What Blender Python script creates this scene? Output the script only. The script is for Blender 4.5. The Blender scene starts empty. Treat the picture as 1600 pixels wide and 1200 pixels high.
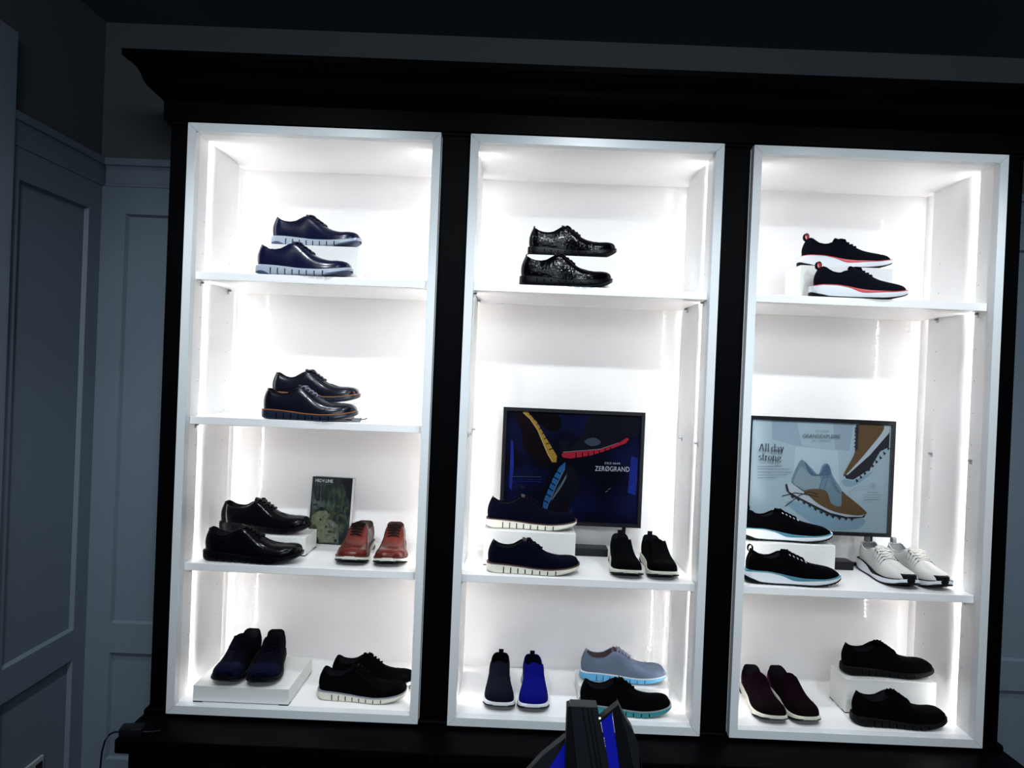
import bpy, bmesh, math, random
from mathutils import Matrix, Vector
random.seed(7)
PI = math.pi
COL = bpy.context.scene.collection

# ------------------------------------------------------------------ helpers
def lin(c):
    return tuple(((v/255)/12.92 if v/255 <= .04045 else ((v/255+.055)/1.055)**2.4) for v in c)

MATS = {}
def mat(name, col, rough=.5, spec=.5, metal=0, bump=0, bscale=200, var=0, vscale=30, coat=0, sheen=0, emit=None, estr=0):
    """procedural principled material; col in linear rgb"""
    if name in MATS: return MATS[name]
    m = bpy.data.materials.new(name); m.use_nodes = True
    nt = m.node_tree; b = nt.nodes['Principled BSDF']
    b.inputs['Base Color'].default_value = (*col, 1)
    b.inputs['Roughness'].default_value = rough
    b.inputs['Specular IOR Level'].default_value = spec
    b.inputs['Metallic'].default_value = metal
    b.inputs['Coat Weight'].default_value = coat
    b.inputs['Coat Roughness'].default_value = .08
    b.inputs['Sheen Weight'].default_value = sheen
    tc = nt.nodes.new('ShaderNodeTexCoord')
    if var:
        n = nt.nodes.new('ShaderNodeTexNoise'); n.inputs['Scale'].default_value = vscale; n.inputs['Detail'].default_value = 3
        nt.links.new(tc.outputs['Object'], n.inputs['Vector'])
        r = nt.nodes.new('ShaderNodeMix'); r.data_type = 'RGBA'
        r.inputs[6].default_value = (*[c*(1-var) for c in col], 1); r.inputs[7].default_value = (*[min(1, c*(1+var)) for c in col], 1)
        nt.links.new(n.outputs['Fac'], r.inputs[0]); nt.links.new(r.outputs[2], b.inputs['Base Color'])
    if bump:
        n = nt.nodes.new('ShaderNodeTexNoise'); n.inputs['Scale'].default_value = bscale; n.inputs['Detail'].default_value = 2
        nt.links.new(tc.outputs['Object'], n.inputs['Vector'])
        bp = nt.nodes.new('ShaderNodeBump'); bp.inputs['Strength'].default_value = bump; bp.inputs['Distance'].default_value = .002
        nt.links.new(n.outputs['Fac'], bp.inputs['Height']); nt.links.new(bp.outputs['Normal'], b.inputs['Normal'])
    if emit:
        b.inputs['Emission Color'].default_value = (*emit, 1); b.inputs['Emission Strength'].default_value = estr
    MATS[name] = m
    return m

def mesh_obj(name, verts, faces, mats, mi=None, parent=None, smooth=None):
    me = bpy.data.meshes.new(name)
    me.from_pydata([tuple(v) for v in verts], [], faces)
    for m in (mats if isinstance(mats, (list, tuple)) else [mats]): me.materials.append(m)
    if mi:
        me.polygons.foreach_set('material_index', mi)
    bm = bmesh.new(); bm.from_mesh(me)
    bmesh.ops.remove_doubles(bm, verts=bm.verts, dist=1e-6)
    bmesh.ops.recalc_face_normals(bm, faces=bm.faces)
    bm.to_mesh(me); bm.free()
    if smooth is not None:
        me.polygons.foreach_set('use_smooth', [True]*len(me.polygons))
        if smooth < 180: me.set_sharp_from_angle(angle=math.radians(smooth))
    me.update()
    o = bpy.data.objects.new(name, me); COL.objects.link(o)
    if parent: o.parent = parent
    return o

class MB:
    """collects simple solids into one mesh"""
    def __init__(s): s.v = []; s.f = []; s.m = []
    def add(s, v, f, mi=0):
        n = len(s.v); s.v += [tuple(p) for p in v]; s.f += [tuple(i+n for i in q) for q in f]; s.m += [mi]*len(f); return s
    def box(s, x0, x1, y0, y1, z0, z1, mi=0, b=0):
        if b <= 0:
            v = [(x, y, z) for x in (x0, x1) for y in (y0, y1) for z in (z0, z1)]
            return s.add(v, [(0,1,3,2),(4,6,7,5),(0,4,5,1),(2,3,7,6),(0,2,6,4),(1,5,7,3)], mi)
        bm = bmesh.new(); bmesh.ops.create_cube(bm, size=1)
        for q in bm.verts: q.co = Vector(((x0+x1)/2+q.co.x*(x1-x0), (y0+y1)/2+q.co.y*(y1-y0), (z0+z1)/2+q.co.z*(z1-z0)))
        bmesh.ops.bevel(bm, geom=bm.edges[:], offset=b, segments=2, affect='EDGES', profile=.5)
        bm.verts.index_update()
        s.add([q.co[:] for q in bm.verts], [tuple(q.index for q in f.verts) for f in bm.faces], mi); bm.free(); return s
    def prism(s, pts, axis, a0, a1, mi=0):
        """polygon pts extruded along axis ('x','y','z') from a0 to a1"""
        def P(p, a): return {'x': (a, p[0], p[1]), 'y': (p[0], a, p[1]), 'z': (p[0], p[1], a)}[axis]
        n = len(pts); v = [P(p, a0) for p in pts]+[P(p, a1) for p in pts]
        return s.add(v, [tuple(range(n)), tuple(range(2*n-1, n-1, -1))]+[(i, (i+1) % n, n+(i+1) % n, n+i) for i in range(n)], mi)
    def quad(s, a, b, c, d, mi=0): return s.add([a, b, c, d], [(0,1,2,3)], mi)
    def tube(s, pts, r, n=6, mi=0, flat=1.0):
        pts = [Vector(p) for p in pts]; rings = []
        for i, p in enumerate(pts):
            d = (pts[min(i+1, len(pts)-1)]-pts[max(i-1, 0)]).normalized()
            up = Vector((0,0,1)) if abs(d.z) < .9 else Vector((1,0,0))
            a = d.cross(up).normalized(); b = a.cross(d)
            rr = r[i] if isinstance(r, (list, tuple)) else r
            rings.append([p+a*rr*math.cos(2*PI*k/n)+b*rr*flat*math.sin(2*PI*k/n) for k in range(n)])
        v = [q for R in rings for q in R]; f = []
        for i in range(len(rings)-1):
            for k in range(n): f.append((i*n+k, i*n+(k+1) % n, (i+1)*n+(k+1) % n, (i+1)*n+k))
        f.append(tuple(range(n))); f.append(tuple(range((len(rings)-1)*n, len(rings)*n)))
        return s.add(v, f, mi)
    def build(s, name, mats, parent=None, smooth=None):
        return mesh_obj(name, s.v, s.f, mats, s.m, parent, smooth)

def empty(name, loc=(0,0,0), rz=0):
    o = bpy.data.objects.new(name, None); COL.objects.link(o); o.location = loc; o.rotation_euler = (0,0,rz); o.empty_display_size = .05
    return o
def tag(o, label, cat, group=None):
    o['label'] = label; o['category'] = cat
    if group: o['group'] = group
    return o
def struct(o): o['kind'] = 'structure'; return o

# ------------------------------------------------------------------ materials
M_white  = mat('white_laminate', (.885,.88,.875), .28, .5, bump=.02, bscale=60)
M_back   = mat('white_gloss_back_panel', (.87,.865,.865), .035, .5)
M_shelf  = mat('white_shelf_laminate', (.86,.86,.855), .22, .5)
M_frame  = mat('white_lacquer_frame', (.70,.735,.755), .30, .5)
M_black  = mat('black_lacquer', (.0007,.0007,.0012), .45, .03, bump=.02, bscale=20)
M_wall   = mat('grey_blue_painted_panelling', (.140,.180,.225), .55, .35, var=.05, vscale=4)
M_wallup = mat('dark_painted_wall', (.07,.082,.092), .7, .3, var=.06, vscale=3)
M_ceil   = mat('dark_ceiling_paint', (.14,.16,.18), .8, .2)
M_floor  = mat('dark_wood_floor', (.03,.025,.022), .35, .5, var=.4, vscale=6)
M_riser  = mat('white_acrylic_block', (.72,.725,.71), .25, .5)
M_dark   = mat('dark_recess', (.0035,.0035,.005), .7, .1)
M_hole   = mat('peg_hole_grey', (.25,.26,.28), .6)
M_steel  = mat('brushed_steel_pin', (.45,.46,.48), .3, .5, metal=1)
M_blackplastic = mat('black_plastic', (.004,.004,.007), .4, .25, bump=.05, bscale=300)

def led_material(LED):
    m = bpy.data.materials.new('led_diode'); m.use_nodes = True
    nt = m.node_tree; nt.nodes.remove(nt.nodes['Principled BSDF'])
    out = nt.nodes['Material Output']; e = nt.nodes.new('ShaderNodeEmission')
    e.inputs['Color'].default_value = (1,.975,.96,1)
    g = nt.nodes.new('ShaderNodeNewGeometry'); sp = nt.nodes.new('ShaderNodeSeparateXYZ')
    mr = nt.nodes.new('ShaderNodeMapRange'); mr.inputs[1].default_value = 0; mr.inputs[2].default_value = 1.85
    mr.inputs[3].default_value = LED*.72; mr.inputs[4].default_value = LED*.88
    nt.links.new(g.outputs['Position'], sp.inputs[0]); nt.links.new(sp.outputs['Z'], mr.inputs[0])
    nt.links.new(mr.outputs[0], e.inputs['Strength']); nt.links.new(e.outputs[0], out.inputs['Surface'])
    return m
LED = 172.0
NG = [1.0, .76, .82]                                   # the three niches' strips differ a little in output
M_led = {(i, y): led_material(LED*NG[i]*g) for i in range(3) for y, g in ((.1045, 1.45), (.3745, .34))}

# ------------------------------------------------------------------ room shell
XL, YB, ZC, ZF = -1.825, .46, 2.387, -.50
XR, YF = 3.2, -4.6
def wall_panels(name, place, rects, u0, u1, upper=True):
    """panelled wall: stiles and rails stand proud of recessed panels, cap and band on top.
       place(u, d, z): u along the wall, d out of the wall into the room"""
    mb = MB()
    def bx(ua, ub, d0, d1, za, zb, mi=0):
        v = [place(u, d, z) for u in (ua, ub) for d in (d0, d1) for z in (za, zb)]
        mb.add(v, [(0,1,3,2),(4,6,7,5),(0,4,5,1),(2,3,7,6),(0,2,6,4),(1,5,7,3)], mi)
    bx(u0, u1, -.05, 0, ZF, ZC, 1)                       # wall body, dark upper field
    bx(u0, u1, 0, .002, ZF, 1.76, 0)                     # painted field of the panelling
    us = sorted(set([u0]+[r[0] for r in rects]+[r[1] for r in rects]+[u1]))
    zs = sorted(set([ZF]+[r[2] for r in rects]+[r[3] for r in rects]+[1.767]))
    T = .018
    for a, b in zip(us, us[1:]):
        za = None
        for c, d in zip(zs, zs[1:]):
            inside = any(r[0] <= a+1e-6 and b-1e-6 <= r[1] and r[2] <= c+1e-6 and d-1e-6 <= r[3] for r in rects)
            if inside:
                if za is not None: bx(a, b, .002, T, za, c); za = None
            elif za is None: za = c
        if za is not None: bx(a, b, .002, T, za, zs[-1])
    for r in rects:                                      # sloped moulding inside every panel
        w = .007
        q = [(r[0], r[2]), (r[1], r[2]), (r[1], r[3]), (r[0], r[3])]
        qi = [(r[0]+w, r[2]+w), (r[1]-w, r[2]+w), (r[1]-w, r[3]-w), (r[0]+w, r[3]-w)]
        for i in range(4):
            j = (i+1) % 4
            mb.add([place(q[i][0], T-.001, q[i][1]), place(q[j][0], T-.001, q[j][1]), place(qi[j][0], .003, qi[j][1]), place(qi[i][0], .003, qi[i][1])], [(0,1,2,3)])
    o = mb.build(name, [M_wall, M_wallup]); struct(o)
    return o
wall_panels('wall_back', lambda u, d, z: (u, YB-d, z),
            [(-1.716,-.95,.125,1.665), (-1.716,-.95,-.39,.013), (-.85,.85,.125,1.665), (-.85,.85,-.39,.013), (.95,2.2,.125,1.665), (.95,2.2,-.39,.013)], XL, XR)
wall_panels('wall_left', lambda u, d, z: (XL+d, u, z),
            [(-.02,.363,.122,1.667), (-.02,.363,-.395,.012), (-3.2,-1.6,.122,1.667), (-3.2,-1.6,-.395,.012)], YF, YB)
o = MB().box(XR, XR+.05, YF, YB, ZF, ZC).build('wall_right', M_wallup); struct(o)
o = MB().box(XL-.05, XR+.05, YF-.05, YF, ZF, ZC).build('wall_front', M_wallup); struct(o)
o = MB().box(XL-.05, XR+.05, YF-.05, YB+.05, ZF-.05, ZF).build('floor', M_floor); struct(o)
o = MB().box(XL-.05, XR+.05, YF-.05, YB+.05, ZC, ZC+.05).build('ceiling', M_ceil); struct(o)
# cap and band of the panelling
def cap_profile(z0):   # (out, z)
    return [(0,1.767),(.020,1.767),(.020,1.775),(.016,1.782),(.016,1.832),(.022,1.842),(.030,1.845),(.030,1.870),(0,1.872)]
o = MB().prism([(YB-.002-d, z) for d, z in cap_profile(0)], 'x', XL+.03, -1.37).prism([(YB-.002-d, z) for d, z in cap_profile(0)], 'x', 1.37, XR).build('trim_1', M_wall); struct(o)
o = MB().prism([(XL+.002+d, z) for d, z in cap_profile(0)], 'y', -.070, YB-.004).build('trim_2', M_wall); struct(o)
# door casing on the left wall, close to the left edge of the frame
o = MB().box(XL+.002, XL+.036, -.18, -.072, ZF, 2.103, b=.003).box(XL+.002, XL+.036, -1.2, -.18, 1.99, 2.103, b=.003).build('door_1_casing', M_wall)
o.name = 'trim_3'; struct(o)
o = MB().box(XL+.0185, XL+.032, YF, -.19, ZF, ZF+.07, b=.003).box(XL+.0185, XL+.032, -.070, YB-.035, ZF, ZF+.07, b=.003).build('baseboard_left', M_wall); struct(o)
o = MB().box(XL+.03, -1.45, YB-.032, YB-.0185, ZF, ZF+.07, b=.003).box(1.45, XR, YB-.032, YB-.0185, ZF, ZF+.07, b=.003).build('baseboard_back', M_wall); struct(o)
# wall socket low on the left wall
t = empty('wall_socket', (XL+.003, .165, -.31))
tag(t, 'pale twin wall socket plate set low in the left wall panelling', 'socket')
MB().box(0, .010, -.058, .058, -.045, .045, b=.003).build('plate', mat('pale_plastic', (.35,.39,.42), .4), t)
for yy in (-.028, .028):
    MB().box(.0105, .014, yy-.017, yy+.017, -.030, .030, b=.0012).build('outlet', M_blackplastic, t)

# ------------------------------------------------------------------ black cabinet
cab = empty('display_cabinet', (0, .2, ZF))
tag(cab, 'tall black lacquered display cabinet with crown moulding, framing three lit white niches', 'cabinet')
def cpart(mb, name, m=M_black, smooth=None):
    o = mb.build(name, m, cab, smooth); o.matrix_parent_inverse = Matrix.Translation((0,-.2,-ZF)); return o
HW = 1.360; YS = .030; PITCH = .8935
for cx0, cx1 in ((-HW, -PITCH-.4015), (-PITCH+.4015, -.4015), (.4015, PITCH-.4015), (PITCH+.4015, HW)):
    cpart(MB().box(cx0, cx1, YS, .445, -.012, 1.8745, b=.001), 'stile')
cpart(MB().box(-HW, HW, YS, .445, 1.8755, 2.04, b=.001), 'top_rail')
# crown: mitred profile swept round left, front and right
prof = [(.010,1.872),(.010,1.880),(.018,1.882),(.018,1.941),(.024,1.946),(.040,1.960),(.056,1.975),(.062,1.985),(.066,1.996),(.070,2.008),(.078,2.022),(.090,2.033),(.104,2.042),(.109,2.047),(.109,2.065)]
def sweep(prof, hw, yf, yb, top=None):
    v = []; n = len(prof)
    for q, z in prof:
        v += [(-hw-q, yb, z), (-hw-q, yf-q, z), (hw+q, yf-q, z), (hw+q, yb, z)]
    f = []
    for i in range(n-1):
        for k in range(3): f.append((i*4+k, i*4+k+1, (i+1)*4+k+1, (i+1)*4+k))
    f.append(tuple((n-1)*4+k for k in range(4))); f.append((3,2,1,0))
    f.append(tuple(i*4 for i in range(n))); f.append(tuple(i*4+3 for i in range(n)))
    return MB().add(v, f)
cpart(sweep(prof, HW, YS, .455), 'crown_moulding', smooth=25)
cpart(sweep([(.001,.0045),(.009,.004),(.012,-.002),(.012,-.0125)], HW, YS, .455), 'base_moulding')
# ledge and base cabinet
cpart(MB().box(-1.375, 1.375, -.152, .455, -.056, -.013, b=.005), 'ledge', smooth=40)
cpart(MB().box(-1.345, 1.345, -.125, .445, ZF+.002, -.0565, b=.002), 'base')
for i in range(3):
    cx = (i-1)*PITCH
    for k in (-1, 1):
        o = cpart(MB().box(cx+k*.21-.19, cx+k*.21+.19, -.146, -.1255, ZF+.09, -.075, b=.004), 'door')
        d = MB().tube([(cx+k*.045, -.1465, -.16), (cx+k*.045, -.165, -.16), (cx+k*.045, -.165, -.26), (cx+k*.045, -.1465, -.26)], .005).build('handle', M_black, o)

# ------------------------------------------------------------------ the three lit niches
def side_profile(s):
    """plan outline (x offset outward positive, y) of the curved middle panel, one side"""
    pts = []
    for k in range(9):                                    # front curve: recessed, then flush
        a = k/8; pts.append((.396-.020*math.sin(a*PI/2), .112+.062*a))
    pts += [(.376, .374)]
    return pts
niche_words = {0: 'left', 1: 'middle', 2: 'right'}
ITOP, IBOT, YBK = 1.847, .026, .440
def niche(i):
    cx = (i-1)*PITCH
    n = empty('display_niche', (cx, .2, 0))
    tag(n, {0: 'leftmost lit white niche, the one with three shelves and a book',
            1: 'middle lit white niche, with the dark navy poster on its lower shelf',
            2: 'rightmost lit white niche, with the pale sneaker poster on its lower shelf'}[i], 'display niche', 'lit white display niches')
    inv = Matrix.Translation((0,-.2,0))
    def part(mb, name, m, smooth=None):
        o = mb.build(name, m, n, smooth); o.matrix_parent_inverse = inv; return o
    # mitred face frame with fine joints at the corners
    A, B, H0, H1, h0, h1, g = .400, .374, 0, 1.873, IBOT, ITOP, .0005
    mb = MB()
    mb.prism([(-A+g,H1),(A-g,H1),(B-g,h1),(-B+g,h1)], 'y', 0, .032)
    mb.prism([(-A+g,H0),(A-g,H0),(B-g,h0),(-B+g,h0)], 'y', 0, .032)
    mb.prism([(-A,H0+g),(-A,H1-g),(-B,h1-g),(-B,h0+g)], 'y', 0, .032)
    mb.prism([(A,H0+g),(A,H1-g),(B,h1-g),(B,h0+g)], 'y', 0, .032)
    part(mb, 'face_frame', M_frame)
    for s in (-1, 1):
        # flat front post with peg holes
        mb = MB().box(min(s*.3765,s*.398), max(s*.3765,s*.398), .0325, .104, IBOT, ITOP)
        for k in range(14):
            z = .22+k*.1045
            hp = [(s*.3763, .088+.0022*math.cos(a*PI/4), z+.0022*math.sin(a*PI/4)) for a in range(8)]
            mb.add(hp, [tuple(range(8))], 1)
        part(mb, 'front_post', [M_white, M_hole])
        pr = side_profile(s)
        out = [(s*x, y) for x, y in pr]+[(s*.399, .374), (s*.399, .112)]
        mb = MB().prism(out, 'z', IBOT, ITOP)
        for k in range(14):
            z = .22+k*.1045
            mb.add([(s*.3758, .315+.0022*math.cos(a*PI/4), z+.0022*math.sin(a*PI/4)) for a in range(8)], [tuple(range(8))], 1)
        part(mb, 'side_panel', [M_white, M_hole], 35)
        rp = [(.399,.384)]+[(.397-.011*math.sin(k/6*PI/2), .384+.055*k/6) for k in range(7)]+[(.399,.439)]
        part(MB().prism([(s*x, y) for x, y in rp], 'z', IBOT, ITOP), 'rear_strip', M_white, 35)
        part(MB().box(min(s*.399,s*.401), max(s*.399,s*.401), .0325, YBK, IBOT, ITOP), 'outer_side', M_white)
        # led strips: carrier with diodes, behind the post and behind the panel
        for yy in (.1045, .3745):
            st = part(MB().box(s*.388-.006, s*.388+.006, yy, yy+.0012, IBOT+.004, ITOP-.004), 'led_strip', M_white)
            mb = MB(); z = IBOT+.012
            while z < ITOP-.01:
                xi, xo = s*(.388-.0055), s*(.388-.0015)
                q = [(xi, yy+.0016, z-.0025), (xo, yy+.0046, z-.0025), (xo, yy+.0046, z+.0025), (xi, yy+.0016, z+.0025)]
                mb.quad(*q)
                z += .0167
            d = mb.build('diodes', M_led[(i, yy)], st); d['kind'] = 'stuff'
    part(MB().box(-.401, .401, YBK, YBK+.005, 0, 1.873), 'back_panel', M_back)
    part(MB().box(-.401, .401, .0325, YBK, ITOP, ITOP+.02), 'top_panel', M_white)
    part(MB().box(-.401, .401, .0325, YBK, 0, IBOT), 'floor_panel', M_white)
    return n, part
SH = {0: [1.409, .944, .473], 1: [1.409, .473], 2: [1.409, .473]}
ZS = {1.409: 1.409, .944: .944, .473: .473}
shelf_words = {1.409: 'top', .944: 'middle', .473: 'lowest'}
for i in range(3):
    n, part = niche(i)
    cx = (i-1)*PITCH
    for z in SH[i]:
        s = MB().box(cx-.3745, cx+.3745, .035, .432, z-.025, z, b=.0012).build('shelf', M_shelf)
        w = {(0,1.409): 'white shelf under the two navy shoes, topmost in the left niche',
             (0,.944): 'white shelf under the dark shoes with orange welts, middle one in the left niche',
             (0,.473): 'white shelf carrying the book and the tan shoes in the left niche',
             (1,1.409): 'white shelf under the two black patent shoes, upper one in the middle niche',
             (1,.473): 'white shelf carrying the dark navy poster in the middle niche',
             (2,1.409): 'white shelf under the two red-trimmed sneakers, upper one in the right niche',
             (2,.473): 'white shelf carrying the pale sneaker poster in the right niche'}[(i, z)]
        tag(s, w, 'shelf', 'white shelves in the lit niches')
    pins = [(z-.0255) for z in SH[i]]+({1: [.925], 2: [.905]}.get(i, []))
    for z in pins:
        for sg in (-1, 1):
            for yy in (.086, .315):
                x0 = sg*.3757 if yy > .2 else sg*.3762
                mb = MB().tube([(x0, yy, z-.0042), (x0-sg*.011, yy, z-.0042)], .0038, 8)
                mb.box(min(x0, x0-sg*.002), max(x0, x0-sg*.002), yy-.006, yy+.006, z-.016, z-.0005)
                part(mb, 'shelf_pin', M_steel)

# ------------------------------------------------------------------ shoes
def hermite(tab, u):
    if u <= tab[0][0]: return tab[0][1]
    if u >= tab[-1][0]: return tab[-1][1]
    n = len(tab)
    for i in range(n-1):
        if tab[i][0] <= u <= tab[i+1][0]:
            def sl(j):
                if j <= 0: return (tab[1][1]-tab[0][1])/(tab[1][0]-tab[0][0])
                if j >= n-1: return (tab[-1][1]-tab[-2][1])/(tab[-1][0]-tab[-2][0])
                a = (tab[j][1]-tab[j-1][1])/(tab[j][0]-tab[j-1][0]); b = (tab[j+1][1]-tab[j][1])/(tab[j+1][0]-tab[j][0])
                return 0 if a*b <= 0 else 2*a*b/(a+b)
            h = tab[i+1][0]-tab[i][0]; t = (u-tab[i][0])/h
            return ((2*t**3-3*t*t+1)*tab[i][1]+(t**3-2*t*t+t)*h*sl(i)+(-2*t**3+3*t*t)*tab[i+1][1]+(t**3-t*t)*h*sl(i+1))
def lerp(a, b, t): return a+(b-a)*t
def sstep(a, b, x):
    t = min(1, max(0, (x-a)/(b-a))); return t*t*(3-2*t)

DERBY_TOP = [(0,.096),(.015,.0955),(.05,.0905),(.12,.082),(.19,.079),(.26,.082),(.33,.094),(.385,.1025),(.43,.1005),(.50,.090),(.57,.0765),(.64,.0645),(.72,.0570),(.80,.0535),(.87,.0542),(.93,.0530),(.965,.0500),(.985,.0455),(1,.036)]
SNEAK_TOP = [(0,.096),(.03,.099),(.07,.094),(.13,.084),(.20,.079),(.27,.081),(.34,.092),(.39,.098),(.45,.093),(.52,.084),(.60,.074),(.68,.064),(.77,.058),(.86,.0535),(.93,.049),(.97,.043),(1,.034)]
SLIP_TOP  = [(0,.095),(.02,.094),(.05,.089),(.12,.080),(.19,.0765),(.26,.081),(.33,.091),(.39,.097),(.46,.090),(.54,.077),(.62,.066),(.70,.060),(.80,.056),(.88,.0555),(.94,.0530),(.97,.0490),(1,.036)]
ZG_ZS = [(0,.029),(.08,.030),(.2,.029),(.35,.0255),(.5,.0215),(.65,.0205),(.8,.0235),(.92,.029),(1,.034)]
ZG_ZB = [(0,.008),(.04,.003),(.1,0),(.68,0),(.78,.0035),(.88,.0105),(.95,.0175),(1,.025)]
SN_ZS = [(0,.036),(.08,.040),(.18,.040),(.3,.036),(.45,.028),(.6,.024),(.75,.024),(.9,.029),(1,.036)]
SN_ZB = [(0,.008),(.05,.002),(.12,0),(.66,0),(.78,.003),(.9,.010),(1,.022)]

class Shoe:
    def __init__(s, L, top, zs, zb, wk=1.0, wc=.024, toe=2.7):
        s.L=L; s.top=top; s.zs_=zs; s.zb_=zb; s.wk=wk; s.wc=wc; s.toe=toe; s.side=1; s.pf=1.0
    def k(s): return s.L/.305
    def w(s, u):
        mid = [(.12,.0330),(.25,.0340),(.4,.0355),(.55,.0425),(.65,.0470),(.74,.0485)]
        u = min(1, max(0, u))
        if u < .12: r = .0330*(1-((.12-u)/.12)**2.3)**(1/2.3)
        elif u > .72: r = .0484*max(0, 1-((u-.72)/.28)**s.toe)**(1/s.toe)
        else: r = hermite(mid, u)
        return r*s.wk*s.k()
    def zs(s, u): return hermite(s.zs_, u)*s.k()
    def zb(s, u): return hermite(s.zb_, u)*s.k()
    def zt(s, u): return max(hermite(s.top, u)*s.k(), s.zs(u)+.0005)
    def bend(s, u): return s.side*(.013*u*u-.007*u-.003*math.sin(PI*u))
    def wt(s, u):
        w = s.w(u)
        e = hermite([(0,.0285),(.1,.0285),(.25,.0275),(.33,.025),(.40,.0205),(.5,.016),(.62,.013),(.75,.014),(1,.014)], u)*s.k()*(s.wc/.024)
        return min(w*.9, e)
    def pt(s, u, c, off=0):
        """c in [-2,2]: |c| 2..1 outer wall from sole to throat edge, 1..0 across the throat to the middle"""
        w = s.w(u)+off*.8; wt = s.wt(u); zs = s.zs(u); zt = s.zt(u); sg = 1 if c >= 0 else -1; a = abs(c)
        col = 1-sstep(.30, .42, u)
        if a >= 1:
            t = 2-a
            pa = hermite([(0,.5),(.28,.58),(.45,.80),(.6,.92),(.75,.72),(.9,.58),(1,.55)], u)*(1 if u < .25 else s.pf)
            y = wt+(w-wt)*max(0, math.cos(t*PI/2))**pa
            z = zs+(zt-zs)*(math.sin(t*PI/2)*(1-col)+t*col)
            y += col*.002*math.sin(PI*t)
        else:
            y = wt*a
            crown = hermite([(0,0),(.42,.000),(.5,.0015),(.62,.0025),(.8,.002),(1,.001)], u)
            dep = .050*s.k()*sstep(.0,.05,u)*(1-sstep(.30,.395,u))
            z = zt+crown*(1-a*a)-dep*(1-a**5)
        h = (z-zs)/max(1e-4, zt-zs)
        x = s.L*(.020+.965*u)
        if u < .12 and a >= 1: x += (1-u/.12)*(.010*h-.0065*math.sin(PI*min(1, max(0, h))))
        elif u < .12: x += (1-u/.12)*.010
        return Vector((x, sg*y+s.bend(u), z+off*.8))

def grid_patch(mb, fn, nr, nc, mi=0):
    v = [fn(i/nr, j/nc) for i in range(nr+1) for j in range(nc+1)]
    f = [(i*(nc+1)+j, i*(nc+1)+j+1, (i+1)*(nc+1)+j+1, (i+1)*(nc+1)+j) for i in range(nr) for j in range(nc)]
    mb.add(v, f, mi)

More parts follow.
